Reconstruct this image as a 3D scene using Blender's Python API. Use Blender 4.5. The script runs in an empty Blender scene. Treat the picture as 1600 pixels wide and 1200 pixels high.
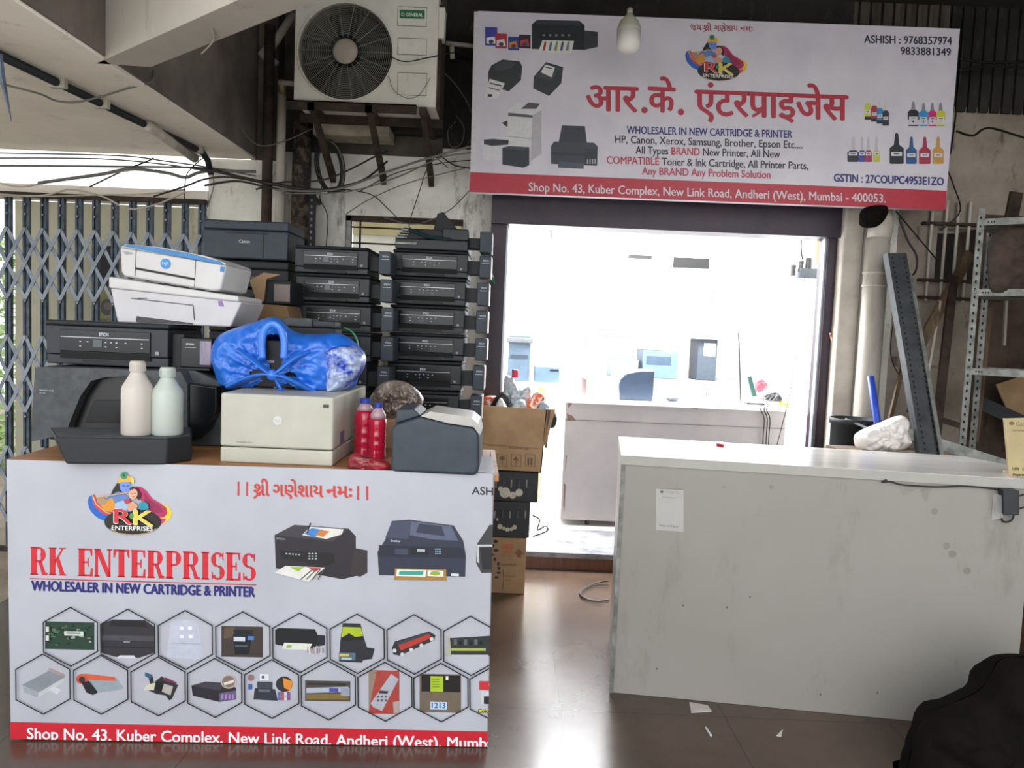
import bpy, math, random
from mathutils import Vector, Matrix, noise
random.seed(7)
C = bpy.context.scene.collection
S = bpy.context.scene
# ---------------------------------------------------------------- camera
F_PX, PITCH, ROLL, CAMZ = 1200.0, math.radians(4.0), 0.042, 1.37
R0 = Vector((1, 0, 0)); U0 = Vector((0, math.sin(PITCH), math.cos(PITCH))); FW = Vector((0, math.cos(PITCH), -math.sin(PITCH)))
RR = R0 * math.cos(ROLL) + U0 * math.sin(ROLL); UU = U0 * math.cos(ROLL) - R0 * math.sin(ROLL)
CP = Vector((0, 0, CAMZ))
cam = bpy.data.cameras.new('camera'); co = bpy.data.objects.new('camera', cam); C.objects.link(co)
cam.sensor_width = 36; cam.lens = 36 * F_PX / 1600
m = Matrix((RR, UU, -FW)).transposed().to_4x4(); m.translation = CP; co.matrix_world = m
S.camera = co
# ---------------------------------------------------------------- world, light, exposure
S.view_settings.view_transform = 'Standard'; S.view_settings.look = 'None'
S.view_settings.gamma = 1; S.view_settings.use_curve_mapping = False
S.view_settings.exposure = 0.0
W = bpy.data.worlds.new('sky'); S.world = W; W.use_nodes = True
bg = W.node_tree.nodes['Background']; bg.inputs[0].default_value = (0.93, 0.97, 1.0, 1); bg.inputs[1].default_value = 1.9
def area(name, loc, size, power, rot, col=(1, 1, 1), sy=None):
    l = bpy.data.lights.new(name, 'AREA'); l.energy = power; l.color = col
    l.shape = 'RECTANGLE'; l.size = size; l.size_y = sy or size
    o = bpy.data.objects.new(name, l); o.location = loc; o.rotation_euler = rot; C.objects.link(o); return o
area('shop_tube_light', (0.95, 5.35, 2.5), 1.9, 170, (0, 0, 0), (0.96, 0.98, 1.0), 0.25)
area('door_fill_light', (0.7, 4.93, 2.5), 1.2, 110, (0, 0, 0), (1.0, 0.98, 0.95), 0.12)  # added unseen lamp to brighten the floor by the door
area('shop_tube_light', (0.95, 6.5, 2.5), 1.9, 95, (0, 0, 0), (0.96, 0.98, 1.0), 0.25)
sun = bpy.data.lights.new('facade_fill_sun', 'SUN'); sun.energy = 1.15; sun.angle = math.radians(50); sun.color = (1, .98, .95)  # added broad fill from behind the camera to lift the facade
so = bpy.data.objects.new('facade_fill_sun', sun); C.objects.link(so); so.rotation_euler = (math.radians(78), 0, math.radians(-12))
# ---------------------------------------------------------------- helpers
def ray(px, py): return FW + RR * ((px - 800) / F_PX) - UU * ((py - 600) / F_PX)
def hit(px, py, P, N): d = ray(px, py); return CP + d * ((P - CP).dot(N) / d.dot(N))
def aY(px, py, Y): return hit(px, py, Vector((0, Y, 0)), Vector((0, 1, 0)))
def aZ(px, py, Z): return hit(px, py, Vector((0, 0, Z)), Vector((0, 0, 1)))
def srgb(h):
    h = h.lstrip('#'); out = []
    for i in (0, 2, 4):
        c = int(h[i:i+2], 16) / 255; out.append(c / 12.92 if c <= .04045 else ((c + .055) / 1.055) ** 2.4)
    return out
MATS = {}
def mat(name, hexc, rough=.5, metal=0, var=.12, scale=12, bump=0, coat=0, trans=0, col2=None, alpha=1, detail=4, emit=0, stretch=None, spec=.5, sharp=None):
    if name in MATS: return MATS[name]
    m = bpy.data.materials.new(name); m.use_nodes = True; nt = m.node_tree; N = nt.nodes; L = nt.links
    b = N['Principled BSDF']; c = srgb(hexc)
    b.inputs['Roughness'].default_value = rough; b.inputs['Metallic'].default_value = metal
    b.inputs['Coat Weight'].default_value = coat; b.inputs['Transmission Weight'].default_value = trans
    b.inputs['Alpha'].default_value = alpha; b.inputs['Specular IOR Level'].default_value = spec
    tc = N.new('ShaderNodeTexCoord'); mp = N.new('ShaderNodeMapping'); L.new(tc.outputs['Object'], mp.inputs[0])
    if stretch: mp.inputs['Scale'].default_value = stretch
    n = N.new('ShaderNodeTexNoise'); n.inputs['Scale'].default_value = scale; n.inputs['Detail'].default_value = detail
    n.inputs['Roughness'].default_value = .6; L.new(mp.outputs[0], n.inputs['Vector'])
    r = N.new('ShaderNodeValToRGB'); e = r.color_ramp.elements
    c2 = srgb(col2) if col2 else [x * (1 - var * 2) for x in c]
    e[0].position, e[1].position = sharp or (.32, .68)
    e[0].color = (*c2, 1); e[1].color = (*[min(1, x * (1 + var * .3)) for x in c], 1)
    L.new(n.outputs['Fac'], r.inputs[0]); L.new(r.outputs[0], b.inputs['Base Color'])
    if bump:
        bp = N.new('ShaderNodeBump'); bp.inputs['Strength'].default_value = bump; bp.inputs['Distance'].default_value = .02
        L.new(n.outputs['Fac'], bp.inputs['Height']); L.new(bp.outputs[0], b.inputs['Normal'])
    if emit:
        b.inputs['Emission Color'].default_value = (*c, 1); b.inputs['Emission Strength'].default_value = emit
    MATS[name] = m; return m
def ink(h):   # printed colour
    return mat('print_' + h, h, .38, var=.06, scale=40)
_fc = {}
def glyphs(s, bold=0.0, idx=None):
    key = (s, bold, tuple(idx) if idx else None)
    if key in _fc: return _fc[key]
    c = bpy.data.curves.new('txt', 'FONT'); c.body = s; c.offset = bold; c.resolution_u = 3
    for i in range(4): c.materials.append(None)
    if idx:
        for i, k in enumerate(idx): c.body_format[i].material_index = k
    o = bpy.data.objects.new('txt', c); C.objects.link(o)
    dg = bpy.context.evaluated_depsgraph_get(); me = bpy.data.meshes.new_from_object(o.evaluated_get(dg))
    vs = [(v.co.x, v.co.y) for v in me.vertices]; fs = [(list(p.vertices), p.material_index) for p in me.polygons]
    bpy.data.objects.remove(o); bpy.data.curves.remove(c); bpy.data.meshes.remove(me)
    _fc[key] = (vs, fs); return vs, fs
CAP = max(v[1] for v in glyphs('H')[0])
def wm(o):
    M = Matrix.Identity(4)
    while o: M = o.matrix_basis @ M; o = o.parent
    return M
class MB:
    def __init__(s): s.v = []; s.f = []; s.mi = []; s.mats = []
    def add(s, vs, fs, m, M=None):
        if m not in s.mats: s.mats.append(m)
        k = s.mats.index(m); n = len(s.v)
        s.v += [(M @ Vector(v)) if M else Vector(v) for v in vs]
        s.f += [[i + n for i in f] for f in fs]; s.mi += [k] * len(fs); return s
    def box(s, a, b, m, M=None, taper=None):
        x0, y0, z0 = a; x1, y1, z1 = b
        vs = [(x0,y0,z0),(x1,y0,z0),(x1,y1,z0),(x0,y1,z0),(x0,y0,z1),(x1,y0,z1),(x1,y1,z1),(x0,y1,z1)]
        return s.add(vs, [(0,3,2,1),(4,5,6,7),(0,1,5,4),(1,2,6,5),(2,3,7,6),(3,0,4,7)], m, M)
    def hexa(s, bot, top, m):   # four bottom, four top corners, both counter-clockwise from above
        return s.add(list(bot) + list(top), [(0,3,2,1),(4,5,6,7),(0,1,5,4),(1,2,6,5),(2,3,7,6),(3,0,4,7)], m)
    def prism(s, pts, d, m):    # pts: 3-D outline, extruded by vector d
        n = len(pts); d = Vector(d); vs = [Vector(p) for p in pts] + [Vector(p) + d for p in pts]
        fs = [list(range(n)), list(range(2*n-1, n-1, -1))] + [(i, i+n, (i+1) % n + n, (i+1) % n) for i in range(n)]
        return s.add(vs, fs, m)
    def tube(s, pts, r, m, seg=8, cap=True, flat=1.0):
        pts = [Vector(p) for p in pts]; n = len(pts); rs = r if isinstance(r, (list, tuple)) else [r] * n
        vs = []; up = None
        for i, p in enumerate(pts):
            t = (pts[min(i+1, n-1)] - pts[max(i-1, 0)])
            if t.length < 1e-9: t = Vector((0, 0, 1))
            t.normalize()
            if up is None: up = Vector((0, 0, 1)) if abs(t.z) < .9 else Vector((0, 1, 0))
            a = t.cross(up)
            if a.length < 1e-6: a = t.orthogonal()
            a.normalize(); b = a.cross(t).normalized(); up = b
            for k in range(seg):
                th = 2 * math.pi * k / seg; vs.append(p + a * math.cos(th) * rs[i] + b * math.sin(th) * rs[i] * flat)
        fs = [(i*seg+k, i*seg+(k+1) % seg, (i+1)*seg+(k+1) % seg, (i+1)*seg+k) for i in range(n-1) for k in range(seg)]
        if cap: fs += [list(range(seg-1, -1, -1)), list(range((n-1)*seg, n*seg))]
        return s.add(vs, fs, m)
    def lathe(s, prof, c, m, seg=24, M=None):
        vs = [(c[0] + r * math.cos(2*math.pi*k/seg), c[1] + r * math.sin(2*math.pi*k/seg), c[2] + z) for r, z in prof for k in range(seg)]
        n = len(prof); fs = [(i*seg+k, i*seg+(k+1) % seg, (i+1)*seg+(k+1) % seg, (i+1)*seg+k) for i in range(n-1) for k in range(seg)]
        fs += [list(range(seg-1, -1, -1)), list(range((n-1)*seg, n*seg))]
        return s.add(vs, fs, m, M)
    def ball(s, c, r, m, sx=1, sy=1, sz=1, seg=14):
        pr = [(math.sin(math.pi*i/8), -math.cos(math.pi*i/8)) for i in range(9)]
        M = Matrix.Translation(c) @ Matrix.Diagonal((r*sx, r*sy, r*sz, 1))
        return s.lathe([(max(a, .001), b) for a, b in pr], (0, 0, 0), m, seg, M)
    def torus(s, c, R, r, m, M=None, seg=48, ss=5, ax='y'):
        pts = []
        for k in range(seg):
            t = 2*math.pi*k/seg
            for j in range(ss):
                q = 2*math.pi*j/ss; rr = R + r*math.cos(q)
                pts.append((c[0] + rr*math.cos(t), c[1] + r*math.sin(q), c[2] + rr*math.sin(t)) if ax == 'y' else (c[0] + rr*math.cos(t), c[1] + rr*math.sin(t), c[2] + r*math.sin(q)))
        fs = [(k*ss+j, k*ss+(j+1) % ss, ((k+1) % seg)*ss+(j+1) % ss, ((k+1) % seg)*ss+j) for k in range(seg) for j in range(ss)]
        return s.add(pts, fs, m, M)
    def text(s, t, o, xd, yd, h, w, m, bold=.01, ms=None, idx=None):  # o: left end of baseline
        vs, fs = glyphs(t, bold, idx); x0 = min(v[0] for v in vs); x1 = max(v[0] for v in vs)
        o = Vector(o); xd = Vector(xd); yd = Vector(yd)
        P = [o + xd * ((v[0]-x0)/(x1-x0)*w) + yd * (v[1]/CAP*h) for v in vs]
        return s.add(P, [f for f, k in fs], m)
    def build(s, name, parent=None, smooth=False, bevel=0, seg=2, sub=0):
        if parent is None:
            lo = [min(v[i] for v in s.v) for i in range(3)]; hi = [max(v[i] for v in s.v) for i in range(3)]
            M = Matrix.Translation(((lo[0]+hi[0])/2, (lo[1]+hi[1])/2, lo[2]))
        else: M = wm(parent)
        Mi = M.inverted()
        me = bpy.data.meshes.new(name); me.from_pydata([Mi @ v for v in s.v], [], s.f)
        for q in s.mats: me.materials.append(q)
        me.polygons.foreach_set('material_index', s.mi)
        if smooth: me.polygons.foreach_set('use_smooth', [True] * len(me.polygons))
        me.update()
        o = bpy.data.objects.new(name, me); C.objects.link(o)
        if parent is None: o.matrix_basis = M
        else: o.parent = parent
        if bevel:
            b = o.modifiers.new('bevel', 'BEVEL'); b.width = bevel; b.segments = seg; b.limit_method = 'ANGLE'; b.angle_limit = .6
            me.polygons.foreach_set('use_smooth', [True] * len(me.polygons))
            w = o.modifiers.new('wn', 'WEIGHTED_NORMAL')
        if sub: o.modifiers.new('sub', 'SUBSURF').levels = sub; o.modifiers['sub'].render_levels = sub
        return o
def tag(o, label, cat, group=None, kind=None):
    if label: o['label'] = label
    if cat: o['category'] = cat
    if group: o['group'] = group
    if kind: o['kind'] = kind
    return o
def root(name, label, cat, loc=(0, 0, 0), rz=0, group=None):
    o = bpy.data.objects.new(name, None); C.objects.link(o); o.empty_display_size = .05
    o.location = loc; o.rotation_euler = (0, 0, rz); return tag(o, label, cat, group)
def struct(o, label=None): o['kind'] = 'structure'; return o
def kids(o): return [c for c in C.objects if c.parent == o]
def copy_tree(o, parent=None):
    c = o.copy(); C.objects.link(c); c.parent = parent
    for k in kids(o): copy_tree(k, c)
    return c
def smoothpath(p, n=5):
    p = [Vector(q) for q in p]; out = []
    for i in range(len(p) - 1):
        a, b, c, d = p[max(i-1, 0)], p[i], p[i+1], p[min(i+2, len(p)-1)]
        for k in range(n):
            t = k / n; out.append(.5 * ((2*b) + (c-a)*t + (2*a-5*b+4*c-d)*t*t + (3*b-a-3*c+d)*t*t*t))
    return out + [p[-1]]
def pxs(l): return [aY(x, y, Y) for x, y, Y in l]
# rigid frame from pixel corners on a vertical plane
class Print:   # flat artwork lying on a plane, authored in the pixels of the photograph
    def __init__(s, P, N, clip=None):
        s.P = P; s.N = N.normalized(); s.layer = 1; s.mb = MB(); s.clip = clip or []; s.T = lambda x, y: (x, y)
    def _clip(s, pts):
        for a, b, c in s.clip:     # keep a*x+b*y+c >= 0
            out = []; n = len(pts)
            for i in range(n):
                p, q = pts[i], pts[(i+1) % n]; dp = a*p[0]+b*p[1]+c; dq = a*q[0]+b*q[1]+c
                if dp >= 0: out.append(p)
                if dp * dq < 0: t = dp/(dp-dq); out.append((p[0]+(q[0]-p[0])*t, p[1]+(q[1]-p[1])*t))
            pts = out
            if len(pts) < 3: return None
        return pts
    def raw(s, pts, col):
        pts = s._clip(pts)
        if not pts: return
        # orientation: face the camera
        ar = sum(pts[i][0]*pts[(i+1) % len(pts)][1] - pts[(i+1) % len(pts)][0]*pts[i][1] for i in range(len(pts)))
        if ar > 0: pts = pts[::-1]
        off = s.P + s.N * (s.layer * .00025)
        s.mb.add([hit(x, y, off, s.N) for x, y in pts], [list(range(len(pts)))], ink(col) if isinstance(col, str) else col)
    def poly(s, pts, col, keep=False):
        s.raw([s.T(*p) for p in pts], col)
        if not keep: s.layer += 1
    def rect(s, x0, y0, x1, y1, col, k=.037, keep=False):
        s.poly([(x0, y0), (x1, y0+(x1-x0)*k), (x1, y1+(x1-x0)*k), (x0, y1)], col, keep)
    def ell(s, cx, cy, rx, ry, col, rot=0, n=28, keep=False):
        c, q = math.cos(rot), math.sin(rot)
        s.poly([(cx + rx*math.cos(t)*c - ry*math.sin(t)*q, cy + rx*math.cos(t)*q + ry*math.sin(t)*c) for t in [2*math.pi*i/n for i in range(n)]], col, keep)
    def line(s, pts, w, col, closed=False):
        if closed: pts = list(pts) + [pts[0]]
        for (x0, y0), (x1, y1) in zip(pts, pts[1:]):
            dx, dy = x1-x0, y1-y0; l = math.hypot(dx, dy) or 1; ux, uy = dx/l, dy/l; nx, ny = -uy*w/2, ux*w/2; e = w*.4
            s.raw([s.T(*p) for p in [(x0-ux*e+nx, y0-uy*e+ny), (x1+ux*e+nx, y1+uy*e+ny), (x1+ux*e-nx, y1+uy*e-ny), (x0-ux*e-nx, y0-uy*e-ny)]], col)
        s.layer += 1
    def text(s, t, x0, y0, x1, y1, h, cols, bold=.012, idx=None, fit=None):
        cols = [cols] if isinstance(cols, str) else cols
        vs, fs = glyphs(t, 0.0, idx); a = min(v[0] for v in vs); b = max(v[0] for v in vs)
        ch = fit or CAP; off = s.P + s.N * (s.layer * .00025); e = bold/ch*h*1.1
        x0 += e; x1 -= e
        for dx, dy in (((-e, 0), (e, 0), (0, -e*.7), (0, e*.7)) if bold > .001 else ((0, 0),)):
            pt = [s.T(x0+(x1-x0)*(vx-a)/(b-a)+dx, y0+(y1-y0)*(vx-a)/(b-a) - vy/ch*h + dy) for vx, vy in vs]
            s.layer += .25; off = s.P + s.N * (s.layer * .00025)
            if s.clip:
                for f, k in fs: s.raw([pt[i] for i in f], cols[k if k < len(cols) else 0])
            else:
                P3 = [hit(x, y, off, s.N) for x, y in pt]
                for k in range(len(cols)):
                    g = [f for f, kk in fs if (kk if kk < len(cols) else 0) == k]
                    if g: s.mb.add(P3, g, ink(cols[k]))
        s.layer += 1
    def build(s, name, parent):
        o = s.mb.build(name, parent); s.mb = MB(); s.layer = 1; return o
def pillow(outline, c, Y, T, m, back=None, holes=(), fold=None, nr=22, na=96, zmin=None, amp=.012, freq=16, seedv=0, cr=.0, leanfn=None):
    """closed cloth-like body: silhouette star-shaped about c (pixels at depth Y), thickness T towards the viewer, T*back away"""
    O = [aY(x, y, Y) for x, y in outline]; O = smoothpath(O + [O[0]], 6)[:-1]; cc = aY(*c, Y)
    ang = sorted([(math.atan2(p.z-cc.z, p.x-cc.x), (p-cc).length) for p in O])
    def rad(t):
        t = (t + math.pi) % (2*math.pi) - math.pi
        for i in range(len(ang)):
            a0, r0 = ang[i-1]; a1, r1 = ang[i]
            if i == 0: a0 -= 2*math.pi
            if a0 <= t <= a1: return r0 + (r1-r0)*(t-a0)/max(1e-9, a1-a0)
        a0, r0 = ang[-1]; a1, r1 = ang[0]; a1 += 2*math.pi
        return r0 + (r1-r0)*(t-a0)/max(1e-9, a1-a0)
    back = T if back is None else back
    vs, fs, mb = [], [], MB(); off = Vector((seedv*3.1, seedv, 7))
    for side in (0, 1):
        base = len(vs)
        for i in range(nr + 1):
            r = i / nr
            for k in range(na):
                t = -math.pi + 2*math.pi*k/na; R = rad(t) * r
                x = cc.x + math.cos(t)*R; z = cc.z + math.sin(t)*R
                th = (T if side == 0 else back) * math.sqrt(max(0, 1 - r**2.6))
                p = Vector((x, Y, z)); w = noise.noise(p*freq + off)*amp + noise.noise(p*freq*2.7 + off)*amp*.6
                w += abs(noise.noise(p*freq*.8 - off)) * amp * 1.2
                if fold: w += fold(x - cc.x, z - cc.z, t, r)
                w *= min(1, (1-r)*5 + .12)
                y = Y - th - w if side == 0 else Y + th + w
                if leanfn: y += leanfn(z)
                if zmin is not None and z < zmin: z = zmin
                vs.append(Vector((x, y, z)))
        for i in range(nr):
            for k in range(na):
                k2 = (k+1) % na; f = (base+i*na+k, base+i*na+k2, base+(i+1)*na+k2, base+(i+1)*na+k)
                if side == 0 and holes:
                    q = (vs[f[0]] + vs[f[2]]) / 2; skip = False
                    for H in holes:
                        ins = False; n = len(H)
                        for a in range(n):
                            A, B = H[a], H[(a+1) % n]
                            if (A.z > q.z) != (B.z > q.z) and q.x < (B.x-A.x)*(q.z-A.z)/(B.z-A.z)+A.x: ins = not ins
                        skip = skip or ins
                    if skip: continue
                fs.append(f[::-1] if side == 0 else f)
    mb.add(vs, fs, m); return mb
def cable(pts, r, m, label, name='cable', cat='cable', group=None, seg=6, n=6):
    o = MB().tube(smoothpath(pxs(pts), n), r, m, seg).build(name, smooth=True); return tag(o, label, cat, group)
# ---------------------------------------------------------------- materials
def wallmat(name, a, b, c, sc=1.6, rough=.9, bump=.5, p=(.35, .6)):
    m = mat(name, a, rough, col2=b, scale=sc, bump=bump, detail=9, sharp=p); nt = m.node_tree; N = nt.nodes; L = nt.links
    bs = N['Principled BSDF']; old = bs.inputs['Base Color'].links[0].from_socket
    n = N.new('ShaderNodeTexNoise'); n.inputs['Scale'].default_value = sc*5; n.inputs['Detail'].default_value = 10; n.inputs['Roughness'].default_value = .75
    tc = N.new('ShaderNodeTexCoord'); mp = N.new('ShaderNodeMapping'); mp.inputs['Scale'].default_value = (1, 1, .35); mp.inputs['Location'].default_value = (3, 1, 2)
    L.new(tc.outputs['Object'], mp.inputs[0]); L.new(mp.outputs[0], n.inputs['Vector'])
    r = N.new('ShaderNodeValToRGB'); r.color_ramp.elements[0].position = .56; r.color_ramp.elements[1].position = .72
    L.new(n.outputs['Fac'], r.inputs[0]); mx = N.new('ShaderNodeMixRGB'); L.new(r.outputs[0], mx.inputs[0]); L.new(old, mx.inputs[1]); mx.inputs[2].default_value = (*srgb(c), 1)
    L.new(mx.outputs[0], bs.inputs['Base Color']); return m
M_wall = wallmat('old_plaster', 'f2efe6', 'c6c2b9', '5f5952')
M_stone = wallmat('rough_stone', 'a3988b', '7d7266', '3f3831', 2.4)
M_brick = wallmat('dark_brickwork', '57483c', '382d25', '1c1714', 3.5)
M_darkwall = wallmat('dark_wall', '2c2926', '191817', '45403a', 3)  # near-black mottled tone for the upper wall
M_slab = wallmat('concrete_slab', 'f0e8dc', 'e2dacd', 'c6bdb1', 1.2, bump=.2)
M_slab2 = wallmat('concrete_beam', 'b3aca1', 'a69f95', '968d81', 1.5, bump=.2)
M_dark = mat('dark_ceiling', '3a3733', .9, scale=3)
M_white = mat('shop_white', 'f2f3f4', .6, var=.03)
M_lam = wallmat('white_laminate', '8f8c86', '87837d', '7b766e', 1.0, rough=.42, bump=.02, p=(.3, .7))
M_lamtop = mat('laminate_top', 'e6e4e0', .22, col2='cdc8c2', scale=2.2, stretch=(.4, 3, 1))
M_black = mat('black_plastic', '23272d', .5, var=.08, scale=60, bump=.03)
M_blk2 = mat('black_plastic_matte', '1b1e23', .62, var=.1, scale=60)
M_gloss = mat('gloss_black_panel', '101317', .22, spec=.35, var=.05)
M_dusty = mat('dusty_grey_plastic', '4b4f52', .65, col2='3a3d41', scale=30, bump=.03)
M_navy = mat('blue_black_plastic', '333d48', .55, col2='2b343f', scale=20)
M_lettr = mat('silver_lettering', 'c9cdd2', .4, var=.02)
M_silver = mat('silver_strip', 'aab0b5', .3, .5, var=.05)
M_cream = mat('aged_cream_plastic', 'b4b3a6', .45, col2='a9a79a', scale=5)
M_wht = mat('white_plastic', 'cbc9c9', .4, var=.05, scale=6)
M_wht2 = mat('white_plastic_cool', 'c3c1c5', .45, var=.06, scale=6)  # second white, slightly greyer and cooler
M_blue = mat('blue_plastic', '2178b8', .35, var=.08)
M_card = mat('cardboard', 'a98c6b', .85, col2='937656', scale=7, detail=7, bump=.04)
M_card2 = mat('cardboard_inner', '876a4c', .9, scale=7)
M_wood = mat('counter_plywood', 'a9794f', .5, col2='8d5f3a', scale=5, stretch=(.4, 4, 4))
M_iron = mat('gate_paint', '4d5a68', .5, .3, col2='2c3642', scale=18)
M_rust = mat('rusty_iron', '4a3a30', .8, .2, col2='2b2420', scale=14, bump=.2)
M_maroon = mat('maroon_black_frame', '35252f', .4, .1, col2='241d2b', scale=9)
M_galv = mat('galvanised_steel', '8f918c', .5, .5, col2='62635f', scale=20)
M_pvc = mat('grey_pvc_pipe', 'bcb5aa', .5, col2='9f978c', scale=6, stretch=(2, 2, .5))
M_cab = mat('black_cable', '1d1c1c', .55); M_cabg = mat('grey_cable', '6e6b66', .6); M_cabw = mat('pale_cable', 'b9b1a2', .6)
M_beige = wallmat('ac_beige_paint', 'e8e4da', 'd8d3c6', 'b3a694', 2.2, rough=.5, bump=.02)
M_acd = mat('ac_dark_inside', '1c2120', .7); M_grille = mat('ac_grille_wire', '8d8b80', .5, .3)
M_glass = mat('frosted_plastic', 'f3f1e8', .3, var=.02)
M_film = mat('clear_film', 'e6e6e6', .1, alpha=.25)
M_green = mat('green_strap', '1f8f63', .4)
M_leaf = mat('foliage', '7fa050', .8, col2='d5e8b8', scale=6)
M_panel = wallmat('gate_backing_sheet', 'b5b3a0', 'a3a18f', '8d8b7c', 1.3, bump=.1)
M_granite = mat('granite_step', '9a9ba0', .15, col2='5f6066', scale=8, detail=8)
M_stepf = mat('step_riser_tile', '6d452b', .35, col2='54331f', scale=4, stretch=(9, 1, .4))
M_tan = mat('tan_board', 'b6a57c', .5, var=.06)
M_hair = mat('black_sack', '0e0c0b', .95, spec=.1, col2='171210', scale=9)
# floor: brown glossy tiles with thin joints
m = mat('brown_floor_tiles', '57463a', .2, col2='3d3028', scale=2.6, detail=8, sharp=(.3, .72)); nt = m.node_tree; N = nt.nodes; L = nt.links
bs = N['Principled BSDF']; old = bs.inputs['Base Color'].links[0].from_socket
bt = N.new('ShaderNodeTexBrick'); tc = N.new('ShaderNodeTexCoord'); mp = N.new('ShaderNodeMapping'); L.new(tc.outputs['Object'], mp.inputs[0]); L.new(mp.outputs[0], bt.inputs['Vector'])
mp.inputs['Location'].default_value = (.3, .07, 0)
bt.offset = 0; bt.inputs['Scale'].default_value = 1; bt.inputs['Brick Width'].default_value = .6; bt.inputs['Row Height'].default_value = .6; bt.inputs['Mortar Size'].default_value = .003
mx = N.new('ShaderNodeMixRGB'); L.new(bt.outputs['Fac'], mx.inputs[0]); L.new(old, mx.inputs[1]); mx.inputs[2].default_value = (.04, .03, .025, 1); L.new(mx.outputs[0], bs.inputs['Base Color'])
n2 = N.new('ShaderNodeTexNoise'); n2.inputs['Scale'].default_value = 5; n2.inputs['Detail'].default_value = 6; rr = N.new('ShaderNodeMapRange'); rr.inputs[3].default_value = .14; rr.inputs[4].default_value = .3
L.new(n2.outputs['Fac'], rr.inputs[0]); L.new(rr.outputs[0], bs.inputs['Roughness']); M_floor = m
M_ground = wallmat('sandy_ground', 'a39684', '857868', '6f6353', 2)
M_shopfl = mat('shop_floor_tile', 'd9d6d0', .15, var=.04)
# ---------------------------------------------------------------- the setting
YF = 4.5
X = lambda px, Y=YF, py=400: aY(px, py, Y).x
Z = lambda py, px=800, Y=YF: aY(px, py, Y).z
struct(MB().box((-2.35, 1.0, -.1), (3.4, 4.55, 0), M_floor).build('floor'))
struct(MB().box((-9, 1.0, -.12), (-2.35, 12, -.005), M_ground).build('ground'))
struct(MB().box((-14, -14, -.14), (14, 1.0, -.01), mat('street_bounce_concrete', 'd2cdc4', .85, col2='bdb8af', scale=2)).build('ground_street_bounce'))  # unseen pale ground behind the camera, added to bounce light upward
struct(MB().box((-2.35, 4.75, -.12), (-.4, 12, -.005), M_ground).build('ground'))
xg1 = X(322, 4.3, 330)                      # right end of the gate opening
xw0, xw1 = X(538), X(722); zw0, zw1 = Z(480, 600), Z(338, 600)
xd0, xd1 = X(784, YF, 600), X(1306, YF, 380); zd = Z(338, 1000)
xs0, xs1 = X(1462), X(1522); zs0, zs1 = Z(440, 1490), Z(357, 1490)
H = 3.3
struct(MB().box((X(392, 4.35, 300), YF, 0), (xw0, YF+.2, H), M_wall).build('wall_back'))
w = MB().box((xw0, YF, zw1), (xw1, YF+.2, H), M_wall).box((xw0, YF, 0), (xw1, YF+.2, zw0), M_wall).box((xw1, YF, 0), (xd0, YF+.2, H), M_wall); struct(w.build('wall_back_window'))
struct(MB().box((xd0, YF, zd), (xd1, YF+.2, H), M_wall).build('wall_back_over_door'))
xq = X(1400)
struct(MB().box((xd1, YF, 0), (xq, YF+.2, 2.75), M_wall).build('wall_back_right'))
w = MB().box((xq, YF, 0), (xs0, YF+.2, 2.75), M_stone).box((xs1, YF, 0), (3.4, YF+.2, Z(335, 1540)), M_brick).box((xs1, YF, Z(335, 1540)), (3.4, YF+.2, 2.75), M_stone).box((xs0, YF, 0), (xs1, YF+.2, zs0), M_stone).box((xs0, YF, zs1), (xs1, YF+.2, 2.75), M_stone)
struct(w.build('wall_back_stone'))
struct(MB().box((xs0-.1, YF+.35, zs0-.1), (xs1+.1, YF+.4, zs1+.1), M_darkwall).build('wall_behind_grille'))
M_bd = mat('weathered_boards', '5c5349', .9, col2='3a342e', scale=6, stretch=(4, 1, .5))
w = MB().box((xd1, YF, 2.75), (3.4, YF+.2, H), M_darkwall)
for i in range(26): w.box((1.62+i*.065, YF-.02, 2.72), (1.62+i*.065+.05, YF, H), M_bd if i < 12 else M_darkwall)
struct(w.build('wall_upper_boards'))
# darker panels on the wall behind the air conditioner and above the sign
struct(MB().box((X(686), YF-.03, Z(232, 690)), (xd1, YF, H), M_darkwall).build('wall_upper_panel'))
struct(MB().box((X(392), YF-.03, Z(236, 430)), (X(686), YF, H), mat('dark_upper_wall', '5b554d', .9, col2='35312d', scale=5, bump=.3, detail=8)).build('wall_upper_left'))
struct(MB().box((3.4, 1.0, 0), (3.6, YF+.2, H), M_brick).build('wall_right'))
struct(MB().box((-9, 1.5, H), (3.6, 4.7, H+.15), M_dark).build('ceiling'))
zb = aY(200, 240, 4.3).z
struct(MB().box((-6, 1.5, zb), (-1.47, 4.32, H), M_slab).build('beam_left'))
struct(MB().box((-1.47, 1.5, zb+.012), (-1.462, 4.32, H), mat('dark_beam_side', '7d736a', .9, col2='4c443e', scale=2.2, detail=8)).build('beam_left_side'))  # thin panel, darker and blotchy, over the beam's right side
# diagonal beam from the left beam to the upper right
a, b = aZ(200, 77, zb), aZ(372, 0, zb); c, d = aZ(290, 83, zb), aZ(462, 5, zb)
dv = (b - a).normalized(); a2 = a - dv*.25; b2 = a + dv*3.2; c2 = c - dv*.25; d2 = c2 + (b2 - a2)
up = Vector((0, 0, .7))
struct(MB().hexa([a2, b2, d2, c2], [p + up for p in (a2, b2, d2, c2)], M_slab2).build('beam_diagonal'))
# pier right of the gate
struct(MB().box((xg1, 4.33, 0), (X(432, 4.33, 330), YF, zb), M_wall).build('pier_left'))
struct(MB().box((X(392, 4.33, 100), 4.36, zb), (X(432, 4.33, 100), YF, H), mat('dark_pier', '544e47', .9, col2='37332f', scale=5, bump=.3)).build('pier_upper'))  # upper pier in a darker tone than the part below
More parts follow.
